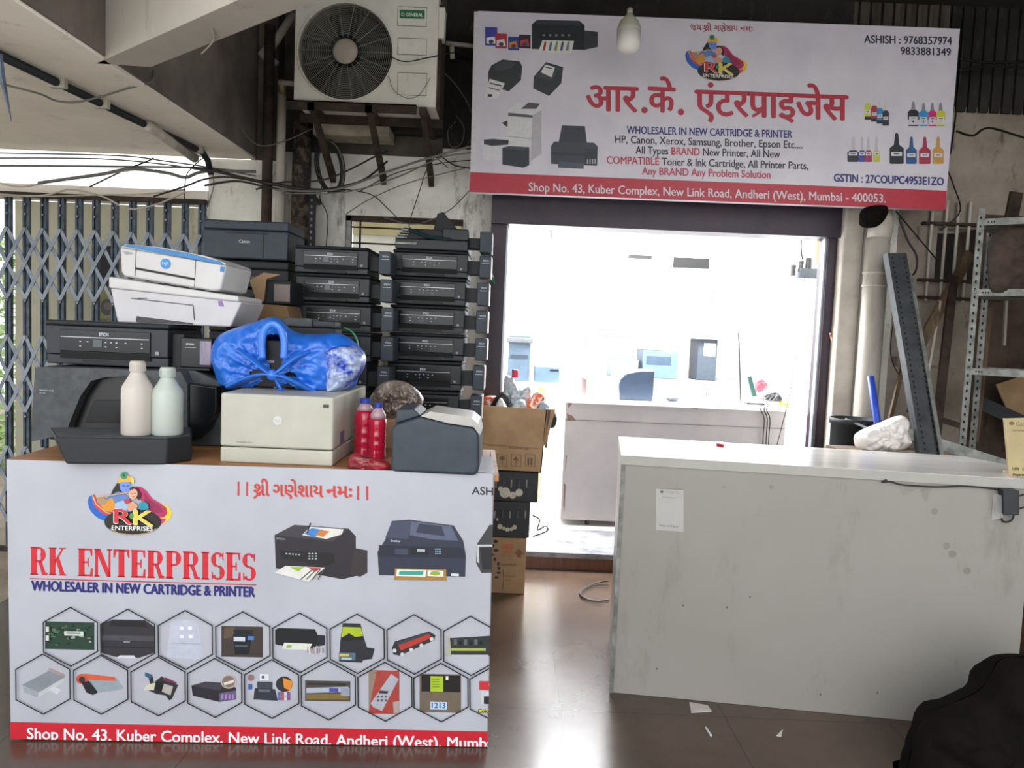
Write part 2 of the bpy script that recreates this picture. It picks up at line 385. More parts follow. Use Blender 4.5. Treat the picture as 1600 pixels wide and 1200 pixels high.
# lintel above the gate
zl0, zl1 = Z(313, 160, 4.3), Z(291, 160, 4.3)
struct(MB().box((-6, 4.32, zl0), (xg1, 4.42, zl1), M_slab).build('lintel_gate'))
# frame of the shutter opening
w = MB()
w.box((X(762, 4.4, 500), 4.38, 0), (X(786, 4.4, 500), 4.52, zd), M_maroon)
w.box((X(1291, 4.4, 400), 4.38, 0), (X(1313, 4.4, 400), 4.52, zd), M_maroon)
w.box((X(762, 4.4, 500), 4.34, Z(352, 800, 4.4)), (X(1313, 4.4, 400), 4.52, Z(305, 800, 4.4)), M_maroon)
w.box((X(786, 4.4, 500), 4.40, 0), (X(786, 4.4, 500)+.012, 4.44, Z(352, 800, 4.4)), M_silver)
w.box((X(1291, 4.4, 400)-.012, 4.40, 0), (X(1291, 4.4, 400), 4.44, Z(352, 800, 4.4)), M_silver)
struct(w.build('trim_1'))
# column right of the door
struct(MB().box((X(1313, 4.3, 450), 4.3, 0), (X(1346, 4.3, 450), YF, 2.3), mat('pilaster_plaster', 'c9c2b8', .85, col2='a39b90', scale=4, bump=.2, detail=8)).build('pilaster_right', bevel=.015))
# step
ys = aZ(860, 888, 0).y
struct(MB().box((xd0-.05, ys, 0), (xd1+.05, 4.7, .07), M_stepf).box((xd0-.06, ys-.02, .07), (xd1+.06, 4.9, .1), M_granite).build('step'))
# shop shell
sx0, sx1, sy1, szh = -.25, 2.12, 7.2, 2.62
struct(MB().box((sx0, 4.9, -.05), (sx1, sy1, .1), M_shopfl).build('floor_shop'))
struct(MB().box((sx0-.1, 4.7, 0), (sx0, sy1, szh), M_white).build('wall_left'))
struct(MB().box((sx1, 4.7, 0), (sx1+.1, sy1, szh), M_white).build('wall_right_shop'))
struct(MB().box((sx0-.1, sy1, 0), (sx1+.1, sy1+.1, szh), M_white).build('wall_rear'))
struct(MB().box((sx0-.1, 4.7, szh), (sx1+.1, sy1+.1, szh+.1), M_white).build('ceiling_shop'))
# backing sheet behind the gate, outdoor greenery beyond its left end
struct(MB().box((X(24, 4.85, 500), 4.85, 0), (xg1+.1, 4.88, zl1-.02), M_panel).build('wall_gate_backing'))
# ---------------------------------------------------------------- window left of the stacks
w = MB()
zc = (zw0+zw1)/2
w.box((xw0, YF+.02, zw1-.03), (xw1, YF+.06, zw1), M_rust).box((xw0, YF+.02, zw0), (xw0+.03, YF+.06, zw1), M_galv)
for py in (355, 380, 405): w.tube([(xw0, YF+.05, Z(py, 600)), (xw1, YF+.05, Z(py, 600))], .005, M_rust)
w.tube([(X(559), YF+.05, zw0), (X(559), YF+.05, zw1)], .006, M_rust)
struct(w.build('window_1'))
struct(MB().box((xw0-.1, 5.2, 0), (xw1-.02, 5.25, Z(368, 600, 5.2)), mat('pale_wall_beyond', 'efeee6', .8, var=.05)).box((xw0-.1, 5.18, Z(368, 600, 5.2)), (xw1-.02, 5.2, Z(330, 600, 5.2)+.1), mat('dusty_sheet', 'c9bd95', .8, scale=5)).build('wall_beyond_window'))
# ================================================================ SHARED ARTWORK
def logo(p):      # oval emblem with two figures, drawn in a 1600-wide close-up frame and mapped by p.T
    p.poly([(548,330),(560,300),(585,290),(600,340),(640,385),(720,412),(735,470),(680,468),(610,438),(565,395)], '2f7fd0')
    p.poly([(548,330),(556,306),(570,300),(580,350),(625,400),(715,440),(720,470),(650,455),(590,420),(556,375)], '1f5fb8')
    p.poly([(575,300),(592,288),(610,340),(660,385),(730,405),(720,432),(640,410),(590,365)], 'c23a55')
    p.line([(580,300),(600,350),(660,400),(720,420)], 6, 'e8c04a')
    p.poly([(1010,350),(1050,362),(1076,400),(1066,440),(1030,470),(985,478),(960,462),(975,440),(1025,432),(1045,410),(1030,385)], 'e9c53c')
    p.poly([(1000,440),(1040,440),(1020,470),(990,480),(965,465)], 'c8356a')
    p.poly([(846,240),(880,242),(915,268),(950,315),(1000,345),(1038,372),(1046,405),(1025,432),(975,440),(930,410),(900,380),(880,320),(862,280)], 'b3285e')
    p.poly([(900,275),(940,325),(1000,365),(1020,400),(970,410),(925,380),(905,330)], '8e1f4c')
    p.ell(830, 462, 178, 82, '161212'); p.ell(830, 458, 170, 74, '221a16')
    p.line([(690,505),(740,532),(830,543),(920,532),(975,505)], 4, 'c9a45a')
    p.poly([(735,215),(765,190),(800,200),(800,240),(760,280),(740,330),(700,330),(690,300),(705,260)], '1d1712')
    p.poly([(680,300),(740,270),(800,300),(830,350),(820,400),(660,400),(640,370),(660,320)], '5d7fb8')
    p.poly([(660,330),(700,310),(720,350),(710,400),(660,395),(630,360)], 'd8912d')
    p.poly([(720,345),(790,320),(810,360),(790,400),(715,395)], '9db7d2')
    p.poly([(600,310),(640,300),(670,330),(650,360),(620,345)], 'a98a66')
    p.ell(782, 240, 34, 42, '6d8fdc', -.2)
    p.poly([(735,200),(760,178),(795,170),(825,185),(835,215),(800,212),(760,212),(740,225)], 'e0aa35')
    p.poly([(820,180),(838,195),(836,222),(822,215)], 'f0cf6a'); p.ell(775, 172, 22, 24, '3f8f52'); p.ell(774, 170, 9, 10, '234b86')
    p.line([(766,234),(778,238)], 4, '1c2450'); p.line([(792,238),(802,236)], 4, '1c2450'); p.line([(780,262),(793,262)], 4, 'a33a5a')
    p.poly([(806,255),(830,240),(860,252),(880,290),(872,330),(850,310),(825,262)], '221512')
    p.ell(832, 288, 27, 33, 'e0a98a', .3); p.line([(818,282),(828,286)], 3, '2b1512'); p.line([(838,284),(848,282)], 3, '2b1512'); p.line([(828,306),(840,305)], 4, 'c2324a')
    p.ell(828, 262, 4, 5, 'd0203a')
    p.poly([(870,345),(895,330),(925,350),(930,385),(880,388),(865,370)], '1f8a9e')
    p.poly([(800,340),(835,335),(860,360),(850,390),(800,392)], 'd29a78'); p.poly([(770,325),(810,318),(815,345),(785,350)], 'b83a52')
    p.line([(605,308),(690,296),(800,276)], 7, 'caa06a')
    p.text('RK', 708, 469, 961, 486, 88, ['f6efe0', 'f6efe0'], bold=.045)
    p.text('RK', 712, 466, 958, 483, 84, ['c8303a', 'd9c84a'], bold=.03, idx=[0, 1])
    p.line([(705,392),(760,386)], 9, 'c8303a'); p.ell(822, 425, 13, 18, '4b8f4f')
    p.text('ENTERPRISES', 698, 512, 955, 519, 27, 'f4f2ee', bold=.015)
def pprinter(p, x0, y0, x1, y1, c1='1d2025', c2='33373d', tank=True, paper=True):   # small inkjet picture
    w, h = x1-x0, y1-y0; bw = w*.8 if tank else w
    if tank: p.poly([(x0+bw, y0+h*.35), (x1, y0+h*.4), (x1+.01, y1-h*.1), (x0+bw, y1)], c2)
    p.poly([(x0, y0+h*.15), (x0+bw*.1, y0), (x0+bw*.9, y0+h*.03), (x0+bw, y0+h*.18), (x0+bw, y1), (x0, y1-h*.03)], c1)
    p.poly([(x0+bw*.05, y0+h*.14), (x0+bw*.1, y0+h*.03), (x0+bw*.88, y0+h*.05), (x0+bw*.95, y0+h*.18)], c2)
    p.poly([(x0+bw*.15, y0+h*.42), (x0+bw*.85, y0+h*.44), (x0+bw*.85, y0+h*.62), (x0+bw*.15, y0+h*.60)], '0e1013')
    for i in range(5): p.rect(x0+bw*(.2+.12*i), y0+h*.48, x0+bw*(.25+.12*i), y0+h*.54, '7d8790', 0, True)
    p.layer += 1
    if paper:
        p.poly([(x0+bw*.2, y0+h*.68), (x0+bw*.8, y0+h*.7), (x0+bw*.75, y1+h*.12), (x0+bw*.12, y1+h*.08)], 'dfdfda')
        for i in range(5): p.poly([(x0+bw*(.24+.11*i), y0+h*.72), (x0+bw*(.28+.11*i), y0+h*.72), (x0+bw*(.25+.11*i), y1+h*.03), (x0+bw*(.2+.11*i), y1+h*.02)], ['b8453c', '5c6f86', '8a8f3a', '4a4a4a', '7f7f7f'][i], True)
        p.layer += 1
def pbottle(p, x, y0, y1, w, col, cap=None, neck=.35):
    h = y1-y0; yn = y0+h*neck
    p.poly([(x-w/2, yn+h*.08), (x-w*.18, yn-h*.03), (x+w*.18, yn-h*.03), (x+w/2, yn+h*.08), (x+w/2, y1-1), (x+w*.4, y1), (x-w*.4, y1), (x-w/2, y1-1)], col)
    p.poly([(x-w*.12, y0+h*.05), (x, y0), (x+w*.12, y0+h*.05), (x+w*.2, yn), (x-w*.2, yn)], cap or 'cfccd0')
    p.rect(x-w*.38, y0+h*.62, x+w*.38, y0+h*.75, 'd8d6da', 0); p.rect(x-w*.2, y0+h*.66, x+w*.2, y0+h*.7, '55555c', 0)
def slab_letters(p, s, x0, y0, x1, y1, h, col):    # heavy slab-serif capitals
    D = {'R': ([('v', .3)], ['bowl', 'leg']), 'K': 0, 'E': 0, 'N': 0, 'T': 0, 'P': 0, 'I': 0, 'S': 0, ' ': 0}
    Wd = {'R': 1.0, 'K': 1.0, 'E': .88, 'N': 1.05, 'T': .92, 'P': .92, 'I': .5, 'S': .8, ' ': .55}; gap = .055
    tot = sum(Wd[c]+gap for c in s)-gap; sc = (x1-x0)/tot; u = 0
    for c in s:
        w = Wd[c]
        def P(a, b, u=u, w=w):   # a: 0..w, b: 0 top .. 1 bottom
            xx = x0+(u+a)*sc; f = (u+a)/tot; return (xx, y0+(y1-y0)*f-h*(1-b))
        def q(*pts): p.poly([P(a, b) for a, b in pts], col, True)
        def vstem(a, t=.34): q((a, 0), (a+t, 0), (a+t, 1), (a, 1))
        def ser(a, b, top): q(*(((a, 0), (b, 0), (b-.03, .055), (a+.03, .055)) if top else ((a+.03, .945), (b-.03, .945), (b, 1), (a, 1))))
        def arc(cx, cy, rx, ry, t0, t1, th0, th1=None, n=14):
            th1 = th1 or th0
            for i in range(n):
                A, B = [math.radians(t0+(t1-t0)*k/n) for k in (i, i+1)]; ff = []
                for t in (A, B):
                    e = abs(math.cos(t)); th = th0*e+.09*(1-e); ty = th0*.35*e+.075*(1-e)
                    ff.append(((cx+rx*math.cos(t), cy+ry*math.sin(t)), (cx+(rx-th)*math.cos(t), cy+(ry-ty)*math.sin(t))))
                q(ff[0][0], ff[1][0], ff[1][1], ff[0][1])
        if c in 'RPKEN': vstem(.06, .34 if c != 'N' else .17)
        if c in 'RPKE': ser(0, .47, True); ser(0, .47, False)
        if c in 'RP':
            arc(.52, .27, .38, .27, -90, 90, .31); q((.3, 0), (.54, 0), (.54, .075), (.3, .075)); q((.3, .465), (.54, .465), (.54, .54), (.3, .54))
        if c == 'R': q((.42, .5), (.66, .5), (.88, .9), (1.0, .92), (1.0, 1), (.68, 1), (.56, .7))
        if c == 'K': q((.36, .62), (.36, .45), (.76, .03), (.86, .03)); q((.44, .5), (.6, .34), (.93, .96), (.66, .96)); ser(.6, 1.0, True); ser(.56, 1.03, False)
        if c == 'E': q((.3, 0), (.84, 0), (.84, .27), (.76, .27), (.7, .07), (.3, .07)); q((.3, .93), (.7, .93), (.76, .7), (.86, .7), (.86, 1), (.3, 1)); q((.3, .46), (.56, .46), (.56, .53), (.3, .53)); q((.56, .36), (.64, .32), (.64, .67), (.56, .63))
        if c == 'N': vstem(.82, .12); q((.06, 0), (.36, 0), (.94, .9), (.94, 1), (.72, 1)); ser(0, .36, True); ser(0, .34, False); ser(.72, 1.05, True)
        if c == 'T': vstem(.29); q((.0, 0), (.92, 0), (.92, .3), (.84, .3), (.74, .08), (.18, .08), (.08, .3), (0, .3)); ser(.22, .7, False)
        if c == 'I': vstem(.08); ser(0, .5, True); ser(0, .5, False)
        if c == 'S':
            arc(.4, .27, .38, .27, 100, 330, .29); arc(.4, .73, .4, .27, -80, 150, .29); q((.66, .02), (.74, .02), (.74, .34), (.66, .25)); q((.06, .68), (.14, .75), (.14, .98), (.06, .98)); q((.1, .4), (.34, .44), (.7, .6), (.46, .56))
        u += w+gap
    p.layer += 1
# ================================================================ HANGING SHOP SIGN
YS = 4.14
sg = root('shop_sign', 'large printed banner sign with red address strip above the shop opening', 'sign', (X(1110, YS, 180), YS, Z(315, 1110, YS)))
tl, tr, br, bl = aY(747, 17, YS), aY(1500, 45, YS), aY(1477, 328, YS), aY(733, 300, YS)
M_flex = mat('banner_fabric', 'd6d1d8', .35, col2='cac5d0', scale=4)
MB().prism([bl, br, tr, tl], (0, .05, 0), M_flex).build('banner_panel', sg)
w = MB()
for t in (.06, .5, .94):
    a_ = tl.lerp(tr, t); b_ = bl.lerp(br, t); w.box((a_.x-.02, YS+.05, b_.z+.01), (a_.x+.02, YS+.09, a_.z-.01), M_rust)
for t in (.12, .88):
    a_ = tl.lerp(tr, t); w.box((a_.x-.02, YS+.06, a_.z-.3), (a_.x+.02, YF-.02, a_.z-.26), M_rust); b_ = bl.lerp(br, t); w.box((b_.x-.02, YS+.06, b_.z+.2), (b_.x+.02, YF-.02, b_.z+.24), M_rust)
w.build('frame', sg)
PS = lambda: Print(Vector((0, YS, 0)), Vector((0, -1, 0)))
p = PS(); p.poly([(735,269),(1479,298),(1477,328),(733,300)], 'b72a3c'); p.poly([(741,18),(748,18),(741,269),(735,269)], 'd5d2d6'); p.build('address_strip', sg)
p = PS(); p.layer = 4
p.text('Shop No. 43, Kuber Complex, New Link Road, Andheri (West), Mumbai - 400053.', 826, 298.5, 1384, 316.5, 13, 'd9cfd6', .014); p.build('address_lettering', sg)
p = PS()
dx = lambda s: glyphs(s)
gh = max(v[1] for v in glyphs('क')[0]); red = 'b5223a'
p.text('आर', 915, 172, 998, 175, 38, red, .022, fit=gh); p.ell(1007, 172, 5, 5, red)
p.text('के', 1012, 174, 1056, 176, 38, red, .022, fit=gh); p.ell(1064, 175, 5, 5, red)
p.text('एंटरपाइजेस', 1085, 179, 1326, 188, 38, red, .022, fit=gh)
vs_, _ = glyphs('एंटरपाइजेस', .022); a_ = min(v[0] for v in vs_); b_ = max(v[0] for v in vs_)
_v1 = max(v[0] for v in glyphs('एंटरप', .022)[0]); xr = 1085+(_v1-a_)/(b_-a_)*241
p.line([(xr-26, 181), (xr-8, 170)], 4.5, red)
p.build('hindi_lettering', sg)
p = PS()
gj = max(v[1] for v in glyphs('ગ')[0])
def gujarati(p, segs, h, col, bold):
    for s, x0, y0, x1, y1 in segs: p.text(s, x0, y0, x1, y1, h, col, bold, fit=gj)
gujarati(p, [('જય', 1078, 47, 1096, 47.5), ('શી', 1099, 47.7, 1111.5, 48), ('ગણેશાય', 1116, 48, 1153, 49), ('નમઃ', 1157, 49, 1176, 49.5)], 8.5, 'a82436', .012)
p.line([(1099.5, 49.5), (1105, 45.5)], 1.3, 'a82436'); p.build('gujarati_lettering', sg)
p = PS(); nav, blk, pk = '2a2a78', '25252f', 'c02c48'
p.text('ASHISH : 9768357974', 1350, 67, 1487.5, 70, 12, nav if False else '23233a', .02); p.text('9833881349', 1407, 85, 1486, 87, 11.5, '23233a', .02)
p.text('WHOLESALER IN NEW CARTRIDGE & PRINTER', 979, 208.5, 1238, 215.5, 11.5, nav, .02)
p.text('HP, Canon, Xerox, Samsung, Brother, Epson Etc....', 961, 223, 1254, 232, 11.5, blk, .012)
s_ = 'All Types BRAND New Printer, All New'; ix = [1 if 10 <= i < 15 else 0 for i in range(len(s_))]
p.text(s_, 993, 240, 1219, 246.5, 11.5, [blk, pk], .012, ix)
s_ = 'COMPATIBLE Toner & Ink Cartridge, All Printer Parts,'; ix = [1 if i < 10 else 0 for i in range(len(s_))]
p.text(s_, 948, 255.5, 1263, 264.5, 11.5, [blk, pk], .012, ix)
p.text('Any BRAND Any Problem Solution', 1003, 272.5, 1204, 278.5, 11.5, 'c23458', .012)
p.text('GSTIN : 27COUPC4953E1ZO', 1303, 283.5, 1475, 289.5, 12, nav, .02); p.build('notice_lettering', sg)
p = PS(); p.T = lambda x, y: (1070+(x-545)/530*98, 53+(y-150)/395*72+(x-545)/530*3); logo(p); p.build('emblem', sg)
p = PS(); pprinter(p, 831, 31, 934, 78); p.build('printed_printer', sg)
p = PS(); p.poly([(768,102),(785,93),(812,96),(816,104),(814,125),(795,143),(763,132),(763,112)], '25272b'); p.poly([(770,103),(785,95),(806,98),(798,108),(775,110)], '3a3d42')
p.poly([(765,123),(789,130),(777,155),(757,152)], 'e2dfe0'); p.line([(766,130),(783,134)], 2, '333333'); p.line([(764,137),(780,141)], 1.5, '555555'); p.rect(762,147,769,151,'222222'); p.build('printed_label_printer', sg)
p = PS(); p.poly([(834,120),(853,97),(880,105),(877,130),(858,150),(833,138)], '2b2d31'); p.poly([(836,120),(853,99),(876,107),(862,126)], '3d4045'); p.poly([(845,113),(852,101),(867,105),(862,121)], 'e6e4e4'); p.line([(853,105),(862,107)], 1.6, '333333'); p.build('printed_receipt_printer', sg)
p = PS(); p.poly([(794,172),(808,160),(846,163),(846,240),(829,252),(794,248)], 'dcdadc'); p.poly([(832,180),(846,172),(846,240),(829,252)], 'b9b6bc'); p.poly([(794,176),(832,180),(832,184),(794,181)], '55565c'); p.poly([(814,170),(826,160),(844,162),(838,170)], '4a4b50')
p.line([(795,213),(830,217)], 1, '9a98a0'); p.poly([(784,192),(793,188),(793,199)], '2c2d33')
p.poly([(752,220),(762,212),(795,214),(795,250),(755,250)], 'd6d3d8'); p.poly([(756,218),(770,217),(795,219),(794,226),(768,228),(756,225)], '303138'); p.poly([(785,231),(795,228),(827,230),(827,258),(818,262),(785,257)], '2a2c34'); p.poly([(785,231),(795,228),(827,230),(818,236)], '43454f'); p.build('printed_copier', sg)
p = PS(); p.poly([(878,196),(914,197),(917,223),(873,222)], '2b2e38'); p.poly([(861,228),(866,221),(928,223),(934,229),(933,259),(861,256)], '343845'); p.poly([(861,237),(915,240),(914,244),(861,241)], '22252e')
p.poly([(872,252),(912,255),(912,264),(872,262)], '4a4f5e'); p.poly([(914,232),(933,233),(933,259),(914,258)], '252830')
for i in range(4): p.rect(917+i*4, 249, 919+i*4, 256, 'aaaab2', 0, True)
p.build('printed_tank_printer', sg)
p = PS()
for (x0,y0,x1,y1,c,c2) in ((758,42,777,71,'3c3fa0','e8e6ea'),(774,52,792,75,'b3283a','dddbe0'),(794,57,811,78,'28408c','d8862c'),(811,54,829,75,'2a2228','b83a4a')):
    p.rect(x0,y0,x1,y1,c); p.poly([(x0+2,y1-12),(x1-4,y1-14),(x1-2,y1-3),(x0+2,y1-3)], c2); p.ell((x0+x1)/2,y1-6,4,3,'44444c')
p.build('printed_ink_boxes', sg)
p = PS()
for i, (x, c) in enumerate(((1356,'c9cc4a'),(1366,'a82f48'),(1375,'3a86b8'),(1384,'2d2d3a'))): pbottle(p, x, 148+i*4, 187+i*3, 10, c, 'd4d0c8'); p.rect(x-5, 182+i*3, x+5, 187+i*3, '24222a', 0)
p.build('printed_ink_bottles', sg); p = PS()
for x, c, wd in ((1427,'23222a',17),(1443,'2f8fc8',14),(1457,'c8287a',13),(1470,'c9c83a',14)): pbottle(p, x, 158 if wd > 14 else 160, 197, wd, c, '8a8890'); p.rect(x-wd/2, 187, x+wd/2, 195, 'd0ccd0', 0); p.ell(x, 190, 1.3, 1.8, c)
p.build('printed_ink_bottles', sg); p = PS()
for x, c, wd in ((1333,'24222c',18),(1347,'3c4aa0',11),(1357,'a02a55',11),(1370,'c4c447',10)): pbottle(p, x, 213, 253, wd, c, 'c6bfc4', .55)
p.build('printed_ink_bottles', sg); p = PS()
for x, c, wd in ((1401,'1f2026',22),(1424,'2c5a8c',17),(1445,'a8324a',18),(1466,'c9964a',17)): pbottle(p, x, 207 if wd > 20 else 213, 256, wd, c, c, .42)
p.build('printed_ink_bottles', sg)
# ================================================================ BANNERED COUNTER (left)
A = aZ(17, 1157, 0); B = aZ(762, 1168, 0); zt = aY(10, 718, A.y).z
ex = (B - A).normalized(); ey = Vector((-ex.y, ex.x, 0)); Wc = (B - A).length
n0 = Vector((ex.y, -ex.x, 0))
lc = root('bannered_counter', 'plywood counter wrapped in a printed banner with a large red shop name', 'counter', A + ex * Wc / 2)
up = Vector((0, 0, zt)); dp = ey * .5
B2 = hit(773, 740, A, n0); B2.z = 0; A2 = hit(8, 719, A, n0); A2.z = 0
def bx(mb, u0, u1, v0, v1, z0, z1, m, O=None, e1=None, e2=None):
    O = O or A; e1 = e1 or ex; e2 = e2 or ey
    bt = [O + e1*a + e2*b + Vector((0, 0, z0)) for a, b in ((u0, v0), (u1, v0), (u1, v1), (u0, v1))]
    return mb.hexa(bt, [q + Vector((0, 0, z1-z0)) for q in bt], m)
M_ban = mat('counter_banner', 'b0b2bb', .28, col2='a6a7b0', scale=2.5, coat=.15, bump=.02)
bx(MB(), .01, Wc-.012, .012, .5, .02, zt-.02, M_wood).build('carcass', lc)
bx(MB(), -.012, Wc-.0, .004, .52, zt-.02, zt, M_wood).build('top', lc)
w = MB(); fl = [hit(17, 1155, A, n0), hit(762, 1167, A, n0), hit(772, 740, A, n0), hit(10, 718, A, n0)]
w.prism(fl, ey*.004, M_ban); w.prism([fl[1], fl[1]+ey*.47, fl[2]+ey*.47, fl[2]], -ex*.003, M_ban)
w.prism([fl[2]+Vector((0,0,.002)), fl[2]+ey*.3+Vector((0,0,.002)), fl[2]+ey*.3-ex*.07+Vector((0,0,.002)), fl[2]-ex*.07+Vector((0,0,.002))], (0,0,.001), M_ban)
w.build('banner', lc)
CL = [(-(1167-740)/1.0, -(772-762)/1.0*1.0, (1167-740)*772+(772-762)*740)]   # left of the right edge
CL.append((12.0, -745.0, 1155*745-17*12))   # above the bottom edge
PL = lambda clip=False: Print(A, n0, CL if clip else None)
p = PL(True); p.poly([(16,1128),(764,1143),(764,1170),(16,1157)], 'c2202f'); p.build('address_strip', lc)
p = PL(True); p.layer = 4; p.text('Shop No. 43, Kuber Complex, New Link Road, Andheri (West), Mumbai', 42, 1154.5, 776, 1170, 17, 'f0e6ea', .02); p.build('address_lettering', lc)
p = PL(); slab_letters(p, 'RK ENTERPRISES', 47, 898, 400, 908, 43.5, 'c8202e'); p.line([(47,904),(400,914)], 1.6, 'b0283a')
p.text('WHOLESALER IN NEW CARTRIDGE & PRINTER', 48.5, 922.5, 399, 932.5, 15, '26206e', .04); p.build('shop_name_lettering', lc)
p = PL(); rd = 'c8322c'
for x, y in ((371,752.5),(384.5,753),(558,759),(572,759.5)): p.rect(x, y, x+3.2, y+22, rd)
gujarati(p, [('શી', 396, 774, 421, 775), ('ગણેશાય', 426, 775, 505, 777), ('નમઃ', 510, 777, 550, 778)], 18, rd, .018)
p.line([(397,778),(408,768)], 2.6, rd); p.build('gujarati_lettering', lc)
p = PL(True); p.text('ASHISH', 737, 772.5, 797, 775, 12, '26262c', .02); p.build('phone_lettering', lc)
p = PL(); p.T = lambda x, y: (x/4, 700+y/4); logo(p); p.build('emblem', lc)
# three printed printers
p = PL()
p.poly([(429,836),(460,820),(545,826),(556,838),(556,900),(535,905),(497,898),(431,888)], '26222a'); p.poly([(429,836),(460,820),(545,826),(520,846)], '3a363c')
p.poly([(553,856),(574,860),(574,895),(563,901),(548,898)], '322a2e'); p.poly([(472,836),(485,823),(537,827),(534,835),(510,842)], 'd8d4cc'); p.poly([(475,834),(487,825),(505,828),(492,840)], '3a7cc0'); p.poly([(492,836),(500,828),(515,830),(505,839)], 'c87a3a'); p.line([(480,832),(485,818)], 2, '1b1b1b')
p.poly([(437,860),(520,865),(522,880),(510,884),(440,872)], '161418')
for i in range(5): p.rect(446+i*5, 864+i*.4, 449+i*5, 866+i*.4, '9aa0a4', 0, True)
for i in range(9): p.rect(482+(i % 3)*5, 864+(i//3)*4, 485+(i % 3)*5, 866+(i//3)*4, 'a8b0b4', 0, True)
p.layer += 1; p.poly([(429,895),(446,884),(508,887),(482,909)], 'd9d6d0'); p.poly([(452,886),(475,886),(466,893)], '8fae3a'); p.poly([(480,886),(502,888),(492,894)], 'b8484a')
for i in range(4): p.line([(470+i*9,905),(488+i*6,890)], 1.6, '4b4b4b')
p.text('EPSON', 432, 843, 446, 844, 3, '9aa0a8'); p.build('printed_fax_printer', lc)
p = PL()
p.poly([(590,862),(602,843),(612,814),(640,812),(709,821),(724,845),(728,868),(727,901),(592,899)], '2b2f42'); p.poly([(602,840),(612,815),(642,813),(638,842)], '3f4459'); p.poly([(642,814),(705,822),(716,845),(678,843),(640,836)], '565d74'); p.poly([(655,818),(690,822),(695,838),(650,832)], '2f3447')
p.poly([(592,852),(724,856),(726,872),(591,870)], '1f2232'); p.rect(617,857,637,866,'3a3f55'); p.rect(642,856,668,866,'14161f'); p.rect(652,858,664,862,'a8b4c0')
for i in range(9): p.rect(680+(i % 3)*3.2, 857+(i//3)*3.5, 682+(i % 3)*3.2, 859+(i//3)*3.5, '8fb4c8', 0, True)
p.layer += 1; p.poly([(617,888),(697,890),(698,907),(616,906)], 'a07a3c'); p.poly([(620,890),(666,891),(665,901),(619,900)], 'e4e8e4'); p.poly([(624,892),(662,892),(661,899),(623,898)], '3a9c8c'); p.poly([(668,891),(693,892),(693,901),(668,900)], 'e6e6e0'); p.ell(680,896,8,3.5,'8aa83a'); p.rect(705,896,717,900,'d0d4dc')
p.text('brother', 611, 846.5, 626, 847.2, 3.5, 'd0d4dc', .01); p.build('printed_office_printer', lc)
p = PL(True); p.poly([(744,852),(765,820),(790,820),(790,895),(752,895),(744,880)], '3a3a3e'); p.poly([(744,851),(790,851),(790,854),(748,854),(749,880),(745,878)], 'b9bcc0'); p.poly([(750,856),(790,856),(790,890),(754,890)], '1c1c20'); p.build('printed_side_printer', lc)
